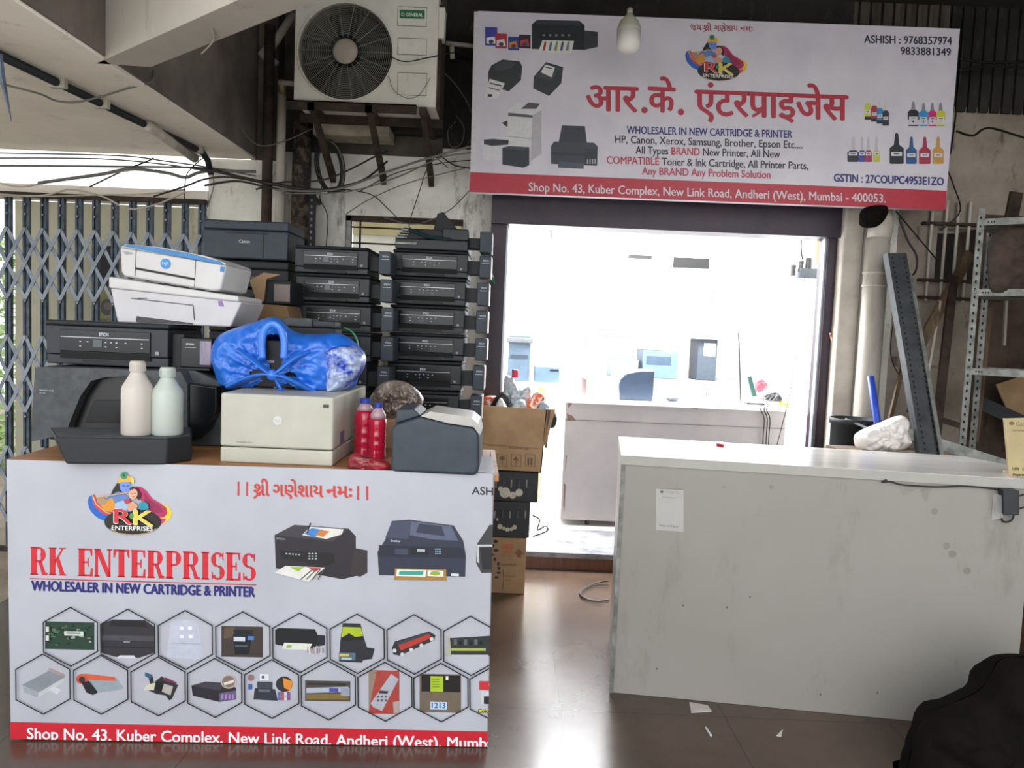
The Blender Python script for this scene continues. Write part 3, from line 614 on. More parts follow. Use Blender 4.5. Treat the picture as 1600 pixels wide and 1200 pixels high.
# seventeen hexagons
hx1 = [(67.5,949,1041),(157,952,1044),(247,954,1046),(337,956,1048),(426,958,1051),(515.5,959.5,1052.5),(604.5,960.5,1053.5),(693,963,1055.5)]
hx2 = [(24.5,1022,1116),(115,1024,1116),(204.5,1026.5,1118.5),(293,1029,1121),(382,1031,1122.5),(470.5,1033,1125),(559,1035,1127),(646.5,1036.5,1128),(734,1038,1130)]
pb = lambda p, pts, c: p.poly(pts, c)
def pic(i, p, x, y):   # x, y: left and top of the hexagon
    R = lambda a, b, c, d, col: p.rect(x+a, y+b, x+c, y+d, col, .02)
    Q = lambda pts, col: p.poly([(x+a, y+b) for a, b in pts], col)
    if i == 0:
        R(3,22,80,65,'1f3a2c')
        for k in range(26): a, b = random.uniform(6, 72), random.uniform(26, 58); R(a, b, a+random.uniform(2, 8), b+random.uniform(1.5, 4), random.choice(['4d7a5a', '0f1f18', '9aa89a', '2b5a40', '6a6a50']))
        R(33,37,63,44,'c9cfc8'); R(36,39,58,41.5,'7a807a'); R(4,30,9,38,'c8c8c8'); R(4,44,9,52,'c8c8c8')
    elif i == 1:
        Q([(1,22),(20,16),(70,17),(84,27),(84,68),(60,76),(22,74),(1,68)], '2c2a30'); Q([(2,40),(84,42),(84,50),(2,48)], '44424a'); Q([(18,18),(68,19),(74,28),(14,26)], '17161a'); Q([(30,72),(52,72),(56,77),(26,76)], 'c9ccd4'); R(36,50,46,52,'8c8a92'); Q([(2,58),(84,60),(84,61),(2,59)], '17161a')
    elif i == 2:
        Q([(20,14),(62,16),(71,76),(13,74)], 'b9bccb')
        for a, b in ((34,25),(47,25),(34,38),(48,38)): R(a, b, a+6, b+5, 'e3e5ee')
        Q([(17,50),(66,52),(66,53),(17,51)], 'a3a6b8')
    elif i == 3:
        R(9,22,74,70,'3c332f'); Q([(14,24),(30,24),(26,40),(12,42)], '5a4a3a'); R(28,28,58,38,'1a1d24'); Q([(27,38),(56,38),(52,66),(30,66)], '12151c'); R(28,39,46,46,'c5ccd4'); R(50,38,60,44,'4a78b0'); R(30,52,50,54,'4d5a6c')
    elif i == 4:
        Q([(4,26),(10,23),(66,25),(70,33),(70,50),(62,56),(8,50),(4,48)], '14161a'); Q([(70,34),(82,35),(82,50),(70,52)], '1e2126'); Q([(18,46),(62,48),(56,58),(15,56)], 'd4d8d0'); Q([(22,50),(30,50),(29,54),(21,54)], '8fae4a')
        for k in range(9): R(54+k*3, 52+(k % 3), 55.5+k*3, 62+(k % 2)*2, ['b8888c', 'd8dcd8', '8c8c94'][k % 3])
    elif i == 5:
        Q([(20,14),(48,15),(52,34),(58,52),(70,54),(66,70),(52,72),(50,76),(14,74),(16,44)], '26262e'); Q([(20,20),(48,21),(52,35),(18,36)], 'a6b82e'); Q([(20,36),(30,30),(40,36),(52,34),(54,40),(18,42)], '17171b'); R(14,60,40,72,'4d6a78'); R(15,62,30,66,'c9b45a'); R(18,68,34,71,'b8c4c8')
    elif i == 6:
        Q([(8,52),(12,42),(66,26),(76,32),(74,40),(20,64),(10,62)], '2a2b2e'); Q([(18,48),(66,30),(70,36),(22,56)], 'b0372f'); Q([(16,44),(64,27),(66,30),(18,48)], '3c3c40')
        for a, b in ((12,56),(24,62),(38,55),(54,48),(70,38)): p.ell(x+a, y+b, 3, 3, 'c9ccc8')
    elif i == 7:
        Q([(4,32),(10,30),(12,62),(4,62)], 'a8a89a'); Q([(10,34),(80,30),(80,62),(12,60)], '2b2f30'); Q([(12,50),(66,50),(66,54),(12,54)], 'a8b04a'); Q([(10,60),(70,60),(70,64),(14,63)], 'b8bcc0')
        for k in range(6): R(16+k*8, 36+(k % 2)*3, 21+k*8, 45, ['5a6060', '14181a'][k % 2])
    elif i == 10:
        Q([(10,48),(52,26),(76,36),(74,44),(34,68),(14,60)], '9aa0a6'); Q([(10,48),(52,26),(76,36),(36,60)], '80868d'); Q([(36,60),(76,37),(75,44),(34,70)], 'b5babf'); Q([(50,56),(58,50),(72,56),(64,63)], 'c3c6ca'); Q([(50,24),(53,22),(76,32),(76,36)], 'a08a80')
    elif i == 11:
        Q([(10,30),(18,28),(66,34),(78,50),(74,54),(40,58),(30,48)], '8f9aa2'); Q([(8,36),(20,29),(64,34),(66,40),(22,38)], 'd0583a'); p.ell(x+13, y+37, 9, 8, 'c8503a'); p.ell(x+13, y+38, 5, 5, '2a2a2a'); Q([(12,42),(24,40),(32,50),(38,58),(30,62),(20,58)], '1a1a1e')
    elif i == 12:
        Q([(26,26),(34,30),(36,40),(48,30),(54,34),(74,44),(64,66),(60,68),(54,60),(40,58),(22,50),(30,42)], '29262a'); Q([(24,44),(38,40),(36,52),(20,52)], 'c8c4ae'); Q([(52,42),(66,46),(62,60),(48,54)], 'a9a5a0'); Q([(22,24),(34,28),(30,34),(22,30)], '2c5a78'); Q([(40,40),(50,38),(48,56),(38,54)], '0d0c0e'); Q([(50,36),(70,42),(72,40),(54,32)], '6c2f4a')
    elif i == 13:
        Q([(6,42),(28,36),(62,38),(76,46),(76,62),(50,68),(8,58)], '25222c'); Q([(6,42),(28,36),(62,38),(50,50)], '3c3844'); Q([(50,54),(76,50),(76,64),(50,68)], '5d5a78')
        for k in range(4): Q([(53+k*5.5,56),(56+k*5.5,55.5),(56+k*5.5,63),(53+k*5.5,64)], 'a878b8')
        p.ell(x+64, y+36, 12, 11, 'b8aaa0'); p.ell(x+64, y+36, 10, 9, '7a6a64'); Q([(56,38),(72,33),(73,37),(58,42)], 'd4ccc4')
    elif i == 14:
        R(20,34,44,60,'3a3f4a'); Q([(16,44),(48,46),(52,64),(14,62)], '2c303a'); R(22,46,40,50,'5c6472'); p.ell(x+62, y+38, 13, 12, '2b2a30'); Q([(60,28),(76,34),(72,48),(62,44)], 'd88a32'); R(24,22,38,32,'dadde4'); p.ell(x+29, y+27, 2.5, 2.5, '5a5a62'); p.ell(x+10, y+28, 5, 5, '8a6a6a'); R(6,38,12,46,'3c5a9c')
        for k in range(8): R(52+(k % 4)*5, 50+(k//4)*7, 56+(k % 4)*5, 56+(k//4)*7, ['4a6ab0', 'b84a5a', 'c8ccd8', '7a4a8c'][k % 4])
    elif i == 15:
        R(6,30,77,62,'4a4540'); Q([(8,42),(74,40),(74,48),(8,50)], 'aab0c0'); Q([(8,52),(74,50),(74,60),(8,60)], '7c6a3a'); R(44,42,58,48,'4a4a9c'); R(62,42,76,54,'9098a8'); R(10,34,70,37,'2c2825')
    elif i == 16:
        R(17,12,65,80,'a04038'); Q([(17,12),(30,12),(22,50),(17,80)], '8f7a6c'); Q([(52,18),(64,26),(38,76),(24,70),(20,64)], 'a8a8b2'); Q([(34,44),(48,45),(46,49),(33,48)], '2e2e38'); Q([(55,62),(65,60),(65,80),(56,80)], 'a89a90')
        for k in range(6): R(30+(k % 3)*6, 52+(k//3)*6, 33+(k % 3)*6, 55+(k//3)*6, '4c4c60')
    elif i == 17:
        R(9,16,74,76,'6c6052'); R(12,18,73,44,'1a1816'); R(26,20,46,44,'a8c032'); R(50,20,54,26,'e0e0d8'); R(26,60,52,72,'b8cfe4'); p.text('1213', x+28, y+69.5, x+49.5, y+70, 8, '2c4a86', .02)
        for k in range(4): R(28, 24+k*4, 40, 25+k*4, '6a7a22')
    elif i == 18:
        R(15,26,60,40,'c43038'); R(18,42,60,62,'c9cdd2'); R(22,50,34,62,'2a2a30'); R(30,30,40,34,'eeeeee'); R(13,70,60,75,'c8c83a'); p.text('Colour', x+13, y+75.5, x+37, y+76, 6, '222222', .03)
for j, (hx, w) in enumerate([(h, 84.5) for h in hx1] + [(h, 84.5) for h in hx2]):
    x, y0, y1 = hx; ci = j if j < 8 else j + 2; h = y1 - y0; k = .022
    p = PL(True); pts = [(x+w/2, y0), (x+w, y0+h*.245+1), (x+w+.4, y0+h*.735+1), (x+w/2+1, y1), (x+.5, y0+h*.76), (x, y0+h*.255)]
    pic(ci, p, x, y0); p.layer = 30; p.line(pts, 1.8, '16161c', closed=True); p.build('hexagon_picture', lc)
# ================================================================ WHITE COUNTER (right)
A3 = aZ(953, 1082, 0); Bq = aZ(1573, 1141, 0); rx = (Bq - A3).normalized(); ry = Vector((-rx.y, rx.x, 0)); rn = Vector((rx.y, -rx.x, 0)); Wr = (Bq - A3).length
zr = hit(977, 711, A3, rn).z
wc = root('white_laminate_counter', 'stained white laminate counter on the right facing the street', 'counter', A3 + rx * Wr / 2)
O2 = hit(960, 800, A3, rn); O2.z = 0
u0 = (hit(968, 740, A3, rn) - A3).dot(rx); u1 = Wr + .02; D3 = .52
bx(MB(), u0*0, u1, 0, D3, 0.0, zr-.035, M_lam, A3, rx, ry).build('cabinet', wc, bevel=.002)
w = MB(); t0 = hit(977, 711, A3, rn); ut = (t0 - A3).dot(rx)
bk = aZ(963, 676, zr); q1 = aZ(1487, 706, zr); q2 = aZ(1585, 738, zr)
u_b = (q1 - A3).dot(rx)
base = [A3 + rx*ut*0 + rx*(-.004), A3 + rx*(u1+.12), A3 + rx*(u1+.10) + ry*.26, A3 + rx*(u_b) + ry*(D3+.01), A3 + rx*(-.004) + ry*(D3+.01)]
fl = [Vector((q.x, q.y, zr-.035)) - ry*.006 for q in base]
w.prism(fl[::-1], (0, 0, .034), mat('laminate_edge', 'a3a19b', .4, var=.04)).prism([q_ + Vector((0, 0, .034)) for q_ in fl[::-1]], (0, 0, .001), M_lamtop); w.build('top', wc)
w = MB(); w.add([A3 + rx*.0 - ry*.0 + Vector((-.003, -.003, z)) for z in (0, zr)] + [A3 + rx*.012 + Vector((0, -.004, z)) for z in (zr, 0)], [(0, 3, 2, 1)], M_galv); w.build('edge_strip', wc)
PR = lambda: Print(A3, rn)
def stick(name, label, x0, y0, x1, y1, mm):
    o = root(name, label, 'sticker', hit((x0+x1)/2, y1, A3, rn)); f = [hit(x0, y1, A3, rn), hit(x1, y1+(x1-x0)*.07, A3, rn), hit(x1, y0+(x1-x0)*.07, A3, rn), hit(x0, y0, A3, rn)]
    MB().prism([q - ry*-.0 + rn*.0008 for q in f], rn*-.0007, mm).build('card', o); return o
st = stick('payment_sticker', 'small white payment sticker on the front of the white counter', 1025, 762, 1068, 828, mat('sticker_paper', 'aaa8a4', .4, var=.03))
p = PR(); p.layer = 4; p.ell(1034, 768.5, 2.6, 2.2, '5a5a5e'); p.text('Google Pay', 1040, 770, 1062, 771.4, 4.2, '8a8a8c', .0); p.text('Accepted here', 1035, 777.5, 1058, 779, 2, '8a8a8c', 0)
p.line([(1026,763),(1067,765)], .9, '6a6a6a'); p.text('Scan and pay', 1030, 822, 1060, 824, 3, '7a7a7c', 0); p.build('lettering', st)
# dark stains on the counter front: spots and smears
p = PR(); p.layer = 1
for x, y, r in ((1460,799,5.5),(1479,853,5.5),(1488,866,6.5),(1511,892,6),(1205,761,4),(1131,761,2)): p.ell(x, y, r, r*.9, '7f7b74'); p.build('stain', wc)
for x, y in ((1067,946),(1172,933),(1136,949),(1282,1085),(1371,1082),(1026,1045)): p.ell(x, y, 1.4, 1.8, '55514b'); p.build('speck', wc)
p.poly([(1438,762),(1455,763),(1450,778),(1446,786),(1441,776)], '85817a'); p.build('stain', wc); p.poly([(1405,762),(1430,764),(1422,772),(1410,774)], '88847d'); p.build('stain', wc)
t = root('payment_stand', 'tan payment board standing at the right end of the white counter top', 'sign', aZ(1590, 748, zr))
O_ = aZ(1577, 744, zr); Yt = O_.y
f = [aY(1577,746,Yt), aY(1632,748,Yt), aY(1627,652,Yt), aY(1569,654,Yt)]; f[0].z = f[1].z = zr
MB().prism(f, (0, .008, 0), M_tan).build('board', t); MB().box((f[0].x+.02, Yt+.008, zr), (f[1].x-.02, Yt+.07, zr+.012), M_tan).build('foot', t)
p = Print(Vector((0, Yt, 0)), Vector((0, -1, 0))); p.ell(1580.5, 661.5, 4, 3, '7a5a34'); p.text('Google Pay', 1588, 666, 1624, 667, 7, '7d7450', .01); p.text('Scan and pay using any app', 1582, 673.5, 1622, 674, 3, '6a6242', 0); p.text('UPI', 1582, 735, 1592, 735.5, 5, '55502f', .02); p.text('BHIM', 1598, 735.5, 1612, 736, 5, '8a9a2a', .02); p.text('Paytm', 1583, 743.5, 1600, 743.8, 4, '3a3626', .02)
p.build('lettering', t)
# adapter box and lead on the counter front
o = root('power_adapter', 'black adapter box taped under the right edge of the white counter', 'adapter', hit(1570, 802, A3, rn))
f = [hit(1559,800,A3,rn), hit(1583,801,A3,rn), hit(1583,763,A3,rn), hit(1558,762,A3,rn)]; MB().prism([q_ + rn*.002 for q_ in f], rn*.04, M_black).build('case', o, bevel=.003)
f = [hit(1548,812,A3,rn)+rn*.004, hit(1560,806,A3,rn)+rn*.03, hit(1560,772,A3,rn)+rn*.035, hit(1552,770,A3,rn)+rn*.003]; MB().prism(f, rn*.0006, M_film).build('clear_tape', o)
q = lambda x, y, d: hit(x, y, A3, rn) + rn*d
tag(MB().tube(smoothpath([q(1384,749,.012), q(1376,752,.012), q(1390,752,.008), q(1410,757,.008), q(1460,760,.008), q(1510,759,.008), q(1558,764,.008)]), .003, M_cab).build('power_lead', smooth=True), 'thin black lead running along under the edge of the white counter', 'cable')
tag(MB().tube(smoothpath([q(1583,775,.02), q(1598,770,.03), q(1603,785,.03), q(1584,795,.02), q(1578,812,.01), q(1566,814,.008), q(1562,803,.01)]), .003, M_cab).build('adapter_lead', smooth=True), 'looped black lead below the black adapter box', 'cable')
tag(MB().prism([aZ(1119,697,zr), aZ(1131,699,zr), aZ(1129,693,zr)], (0,0,.012), mat('red_scrap','b8323c',.5)).build('plastic_scrap'), 'tiny red scrap lying on the white counter top', 'scrap')
# ================================================================ floor litter and coil
tag(MB().prism([aZ(1077,1098,0), aZ(1106,1103,0), aZ(1112,1112,0), aZ(1080,1114,0)], (0,0,.003), mat('paper_scrap','c4bcb8',.7)).build('paper_scrap'), 'crumpled pale paper scrap on the floor below the white counter', 'scrap')
tag(MB().tube([aZ(1103,1137,.004), aZ(1111,1149,.004)], .004, M_wht).build('cigarette_stub'), 'white stub lying on the brown floor', 'scrap')
tag(MB().prism([aZ(1213,1150,0), aZ(1223,1140,0), aZ(1221,1151,0)], (0,0,.002), M_wht).build('paper_chip'), 'small pale triangular chip on the floor near the black sack', 'scrap')
tag(MB().tube(smoothpath([aZ(950,908,.02), aZ(935,910,.01), aZ(915,918,.008), aZ(906,927,.006), aZ(915,935,.006), aZ(935,939,.006), aZ(952,937,.008)]) , .004, M_cab).tube(smoothpath([aZ(950,914,.015), aZ(930,914,.012), aZ(912,922,.012), aZ(908,930,.012), aZ(920,937,.012), aZ(940,940,.012)]), .003, M_cab).build('cable_coil', smooth=True), 'loop of black wire on the floor beside the white counter', 'cable')
# ================================================================ PRINTERS
def lb(o, u0, u1, v0, v1, z0, z1, m, name, bevel=.004, seg=2):   # box part in the thing's own axes
    w = MB(); w.box((u0, v0, z0), (u1, v1, z1), m, wm(o)); return w.build(name, o, bevel=bevel, seg=seg)
def tri(o, pts, d, m, name, bevel=.003):  # outline in (x, z) pushed along y
    M = wm(o); w = MB(); w.prism([M @ Vector((x, d[0], z)) for x, z in pts][::1], M.to_3x3() @ Vector((0, d[1]-d[0], 0)), m); return w.build(name, o, bevel=bevel)
def epson(label, w=.36, h=.136, d=.31, style=0, ty=.03, tank='right', loc=(0, 0, 0), group=None, screen=False):
    r = root('inkjet_printer', label, 'printer', (0, 0, 0), 0, group)
    MB().box((-w/2, .004, .004), (w/2, d, h*.24), M_black).build('base', r, bevel=.004)
    MB().box((-w/2, 0, h*.245), (w/2, d, h*.88), M_black).build('body', r, bevel=.004)
    MB().box((-w/2-.002, -.001, h*.885), (w/2+.003, d, h), M_blk2).build('scanner_lid', r, bevel=.007)
    a, b = -w*.38, w*.36; z0, z1 = h*.22, h*.8
    pn = MB().box((a, -.006, z0+h*.1), (b, .01, z1), M_gloss).build('control_panel', r, bevel=.002)
    t = MB(); t.box((a+.004, -.0075, z1-h*.17), (b-.004, -.006, z1-h*.155), M_silver)
    t.text('EPSON', (a+(b-a)*.44, -.0072, z1-h*.12), (1, 0, 0), (0, 0, 1), h*.075, w*.075, M_lettr, .02)
    t.build('lettering', pn)
    t = MB()
    for i, u in enumerate((.22, .3, .5, .56, .62, .72, .9) if style else (.2, .35, .42, .5, .58, .66)):
        for k in range(1 if i % 2 else 2): t.box((a+(b-a)*u, -.0072, z1-h*(.27+.1*k)), (a+(b-a)*u+.006, -.006, z1-h*(.25+.1*k)), M_lettr)
    t.build('buttons', pn)
    if screen: MB().box((a+(b-a)*.37, -.0078, z1-h*.37), (a+(b-a)*.47, -.006, z1-h*.2), mat('dark_screen', '2a3a40', .1)).build('display', pn)
    MB().box((a, -.003, h*.16), (b, .004, h*.31), mat('slot_black', '060708', .8)).build('paper_slot', r)
    MB().box((w*.40, -.004, h*.3), (w*.43, 0, h*.38), mat('small_sticker', '8a9096', .5)).build('badge', r)
    MB().box((-w*.2, -.004, .004), (w*.2, .002, h*.12), M_blk2).build('output_tray', r, bevel=.002)
    if tank:
        tx = w/2+(.055 if style == 0 else .046); tk = MB().box((tx, ty, h*.08), (tx+.056, ty+.165, h*.9), M_navy).build('ink_tank', r, bevel=.004)
        t = MB(); t.text('EPSON', (tx+.018, ty-.0015, h*.68), (1, 0, 0), (0, 0, 1), h*.06, .028, M_lettr, .01); t.box((tx+.012, ty-.0015, h*.6), (tx+.048, ty-.0003, h*.615), M_lettr); t.build('lettering', tk)
        MB().box((w/2-.001, .05, h*.2), (tx+.002, d*.5, h*.7), M_blk2).build('tank_bracket', r)
        if style == 0: MB().box((tx+.0555, ty+.005, h*.1), (tx+.059, ty+.155, h*.88), mat('tank_cover_pale', 'c9c4b8', .5)).build('tank_cover', r)
    r.location = loc; return r
bench = root('work_bench', 'dark wooden bench behind the bannered counter carrying the stacks of printers', 'bench', (-.95, 3.9, 0))
YB, YA, YC = 3.72, 3.5, 3.62
zbn = aY(668, 658, YB).z
MB().box((-1.75, 3.15, zbn-.03), (-.215, 4.22, zbn), M_wood).build('top', bench)
for x, y in ((-1.72, 3.18), (-.28, 3.18), (-1.72, 4.15), (-.28, 4.15)): MB().box((x, y, 0), (x+.05, y+.05, zbn-.03), M_rust).build('leg', bench)
def spot(px, py, Y): q = aY(px, py, Y); return (q.x, Y, q.z)
gB = 'printers stacked beside the shop doorway'
nm = ['fifth', 'fourth', 'third', 'second', 'top']
yb = [656, 611, 564, 521, 477, 433, 390]
x_ = aY(667, 500, YB).x; zz = [aY(667, y, YB).z for y in yb]; zz[0] = zbn
names = ['black printer with ink tank at the very bottom of the tall right stack', 'black printer with ink tank, second from the bottom in the tall right stack',
         'black printer, fourth down in the tall right stack, above the two lowest', 'black printer in the tall right stack level with the green strap',
         'black printer in the tall right stack, just under its highest closed printer', 'highest closed black printer of the tall right stack']
pr0 = epson(names[0], w=.36, h=.132, style=0, group=gB)
for i in range(6):
    o = pr0 if i == 0 else copy_tree(pr0); o['label'] = names[i]
    o.location = (x_ + [-.012, -.006, .002, 0, .001, .006][i], YB + [0, .01, 0, .008, 0, .012][i], zz[i]); o.scale = (1, 1, (zz[i+1]-zz[i])/.1325)
# dismantled printer on top of the right stack
zt_ = zz[6]
r = root('dismantled_printer', 'dismantled black printer with open scanner crowning the tall right stack', 'printer', (x_, YB, zt_), 0)
lb(r, -.165, .185, 0, .3, 0, .05, M_black, 'base', .006); lb(r, .06, .185, .005, .28, .05, .105, M_black, 'side_housing', .006)
M_ = wm(r); w = MB()
w.prism([M_ @ Vector(v) for v in ((-.12, .02, .045), (.17, .02, .07), (.17, .02, .085), (-.02, .02, .1), (-.1, .02, .085))], (0, .2, 0), M_blk2)
w.build('tilted_scanner', r, bevel=.003)
tri(r, [(0.0, .09), (.02, .19), (.05, .2), (.075, .17), (.12, .12), (.15, .1)], (.12, .2), M_blk2, 'broken_cover')
w = MB()
for k in range(5): w.box((-.165+.01*k, -.008-.003*(k % 2), .05+.012*k), (-.12+.006*k, .05, .056+.012*k), M_galv, M_)
w.box((-.165, -.012, .02), (-.06, .01, .03), M_galv, M_); w.build('steel_bracket', r)
w = MB(); w.tube([M_ @ Vector(v) for v in ((-.1, .0, .09), (0, .0, .06), (.1, -.01, .052))], .008, mat('circuit_green', '1d3a38', .3)); w.build('green_rail', r)
tk = lb(r, .24, .3, .02, .18, .0, .1, M_navy, 'ink_tank', .004); lb(r, .185, .24, .05, .15, .02, .07, M_blk2, 'tank_bracket', .002)
# left stack
yA = [655, 611, 565, 518, 472, 428, 384]; xA = aY(518, 500, YA).x; zA = [aY(518, y, YA).z for y in yA]; zA[0] = zbn
namesA = ['black printer at the bottom of the middle stack, behind the cream printer', 'black printer with paper scraps on its tank, low in the middle stack',
          'black printer in the middle stack behind the green strap', 'black printer, third from the top in the middle stack', 'black printer with a square display, second from the top in the middle stack',
          'topmost black printer of the middle stack, before the barred window']
pa0 = epson(namesA[0], w=.332, h=.133, style=1, ty=.008, group='printers stacked behind the blue bag', screen=True)
for i in range(6):
    o = pa0 if i == 0 else copy_tree(pa0); o['label'] = namesA[i]
    o.location = (xA + [0, 0, .012, .01, .002, -.01][i], YA + [.01, 0, .012, .008, 0, .012][i], zA[i]); o.scale = (1, 1, (zA[i+1]-zA[i])/.1335)
# ---- third stack with the printer under the grey pillar
r = root('wide_printer', 'wide blue-grey printer high on the left stack against the pillar', 'printer', spot(385, 405, YC)); r['label'] = 'wide blue-grey printer high on the left stack against the pillar'
w_ = .40; lb(r, -.205, .195, 0, .28, 0, .135, M_navy, 'body', .01); lb(r, -.205, .195, -.003, .28, .135, .178, M_navy, 'scanner_lid', .008)
M_ = wm(r); t = MB().text('Canon', M_ @ Vector((-.035, -.0015, .075)), (1, 0, 0), (0, 0, 1), .014, .05, M_lettr, .015); t.build('lettering', r)
lb(r, .075, .079, -.0025, 0, .01, .13, M_blk2, 'seam', 0); lb(r, -.1, .1, -.004, .1, .118, .124, M_blk2, 'slot', 0)
def bk(label, px0, px1, py0, py1, Y, m, d=.3, name='black_printer'):
    a, b = aY(px0, py1, Y), aY(px1, py0, Y); pm_ = (px0+px1)/2; a.z, b.z = aY(pm_, py1, Y).z+.0015, aY(pm_, py0, Y).z-.0015; r = root(name, label, 'printer', ((a.x+b.x)/2, Y, a.z)); ww = (b.x-a.x)/2; hh = b.z-a.z
    lb(r, -ww, ww, 0, d, 0, hh*.7, m, 'body', .008); lb(r, -ww, ww, -.004, d, hh*.7, hh, m, 'lid', .008); lb(r, -ww*.6, ww*.6, -.003, .02, hh*.2, hh*.45, M_gloss, 'front_panel', .002); return r
gap = lambda o: o
bk('black printer directly under the wide blue-grey printer', 330, 452, 407, 450, YC, M_blk2)
bk('black printer low in the left stack, mostly behind the white printers', 325, 456, 451, 500, YC, M_blk2)
bk('black printer at the foot of the left stack, behind the large grey printer', 325, 456, 501, 560, YC, M_blk2)
bk('lowest black printer of the left stack, hidden behind the cream printer', 325, 456, 561, 612, YC, M_blk2)
bx0 = aY(330, 613, YC); MB  # crate that lifts the left stack
cr = root('plastic_crate', 'grey crate on the bench under the left stack of printers', 'crate', (aY(390, 613, YC).x, YC, zbn))
lb(cr, -.2, .2, 0, .3, 0, aY(390, 613, YC).z - zbn, M_dusty, 'body', .01)
# open tank printer and torn cardboard wedged in the left stack
a = aY(405, 472, 3.52); r = root('tank_printer', 'black tank printer wedged behind torn cardboard beside the left stack', 'printer', (aY(428, 472, 3.3).x, 3.3, aY(428, 475, 3.3).z))
lb(r, -.07, .07, 0, .2, 0, .1, M_blk2, 'body', .006); lb(r, -.0, .068, -.003, 0, .012, .085, mat('dusty_window', '8a7d78', .4), 'tank_window', .001)
w = MB(); f = [aY(390,438,3.27), aY(402,474,3.27), aY(412,470,3.27), aY(416,436,3.27), aY(438,429,3.27), aY(412,426,3.27)]; w.prism(f[::-1], (0, .008, 0), M_card)
tag(w.build('torn_cardboard'), 'torn brown cardboard piece in front of the tank printer in the left stack', 'cardboard')
w = MB(); f = [aY(352,500,3.28), aY(455,505,3.28), aY(448,478,3.28), aY(400,474,3.28)]; w.prism(f[::-1], (0, .2, 0), M_card2)
tag(w.build('cardboard_slab'), 'dark brown cardboard slab lying under the wedged tank printer', 'cardboard')
w = MB(); f = [aY(352,520,3.26), aY(456,520,3.26), aY(456,505.5,3.26), aY(352,500.5,3.26)]; w.prism(f, (0, .25, 0), M_blk2)
zsup = min(v.z for v in w.v); tag(w.build('printer_tray', bevel=.004), 'black tray under the cardboard slab beside the left stack', 'tray')
zc2 = aZ(400, 700, zt).z
s2 = root('equipment_carton', 'plain carton standing behind the cream printer and holding the tray up', 'box', (aY(404, 520, 3.26).x, 3.36, zbn)); lb(s2, -.12, .12, -.08, .14, -0.0, zsup-zbn, M_card, 'body', .002)
# ================================================================ ON THE BANNERED COUNTER
def dY(u):  # local frame of the counter: px at counter top
    return u
def place(px, py): q = aZ(px, py, zt); return q
rz = math.atan2(ex.y, ex.x)
# -- big grey printer with open mouth and black tray
qf = place(200, 712); Yg = 2.74
G = root('large_grey_printer', 'large dark grey tank printer with an arched opening at the left of the bannered counter', 'printer', (aY(205, 700, Yg).x, Yg, zt))
L_ = lambda px, py, Y=Yg: (aY(px, py, Y).x - G.location.x, aY(px, py, Y).z - zt)
zz1 = L_(200, 577)[1]
body = [L_(60, 683), L_(72, 702), L_(300, 706), L_(343, 700), L_(343, 598), L_(300, 579), L_(66, 572)]
body = [(x, max(z, 0)) for x, z in body]
arch = [L_(112, 676), L_(122, 650), L_(135, 618), L_(152, 594), L_(175, 588), L_(240, 586), L_(262, 600), L_(270, 640), L_(272, 676)]
tri(G, body, (.02, .36), M_dusty, 'body', .008)
fr = MB(); Mg = wm(G)
out = [L_(61, 684), L_(66, 573)] ; 
# arched front surround, built as a strip of thick blocks around the opening
outer = [L_(60, 690), L_(61, 640), L_(64, 600), L_(66, 573), L_(150, 574), L_(290, 580), L_(300, 600), L_(300, 640), L_(300, 690)]
for i in range(8):
    q = [outer[i], outer[i+1], arch[i+1], arch[i]]; q = [(x, max(z, 0)) for x, z in q]
    fr.prism([Mg @ Vector((x, -.04, z)) for x, z in q], (0, .065, 0), M_dusty)
fr.build('front_surround', G)
tri(G, [(x, z) for x, z in arch], (.0, .018), mat('dark_recess', '0c0d10', .3), 'recess', .001)
tri(G, [L_(135, 660), L_(150, 625), L_(240, 624), L_(245, 660)], (-.012, .0), M_gloss, 'inner_flap', .002)
tri(G, [L_(300, 598), L_(344, 604), L_(344, 640), L_(330, 670), L_(312, 685), L_(300, 690)], (-.03, .019), M_gloss, 'side_cover', .006)
t = MB().text('EPSON L220', Mg @ Vector((*[L_(73, 607)[0]], -.0415, L_(73, 609)[1])), (1, 0, 0), (0, 0, 1), .004, .05, M_lettr, .0); t.text('printer', Mg @ Vector((L_(73, 612)[0], -.0415, L_(73, 613)[1])), (1, 0, 0), (0, 0, 1), .003, .022, M_lettr); t.build('lettering', G)
# tray: own trapezoid block with flat top
zt1 = .105
def TZ(px, py, z): q = aZ(px, py, z); return q
w = MB(); ztop = zt + .082
tp = [TZ(84, 680.5, ztop), TZ(268, 684, ztop), TZ(302, 680, ztop), TZ(300, 672, ztop), TZ(78, 671, ztop)]
tp = [TZ(86, 683, ztop), TZ(262, 686, ztop), TZ(300, 681, ztop), TZ(300, 668, ztop), TZ(76, 668, ztop)]
bt = [TZ(92, 716, zt), TZ(264, 718, zt), TZ(300, 709, zt), None, None]
bt = [Vector((tp[0].x+.035, tp[0].y-.0, zt)), Vector((tp[1].x-.005, tp[1].y-.0, zt)), Vector((tp[2].x, tp[2].y, zt)), Vector((tp[3].x, tp[3].y, zt)), Vector((tp[4].x+.04, tp[4].y, zt))]
w.add(bt+tp, [(4,3,2,1,0), (5,6,7,8,9)] + [(i, (i+1) % 5, (i+1) % 5+5, i+5) for i in range(5)], M_blk2)
w.build('output_tray', G, bevel=.006)
w = MB(); cc_ = sum(tp, Vector())/5; w.prism([q_ + (cc_-q_)*.04 for q_ in tp], (0, 0, .0012), M_dusty); w.build('tray_top', G)  # lighter plate sets the tray top apart from its darker front
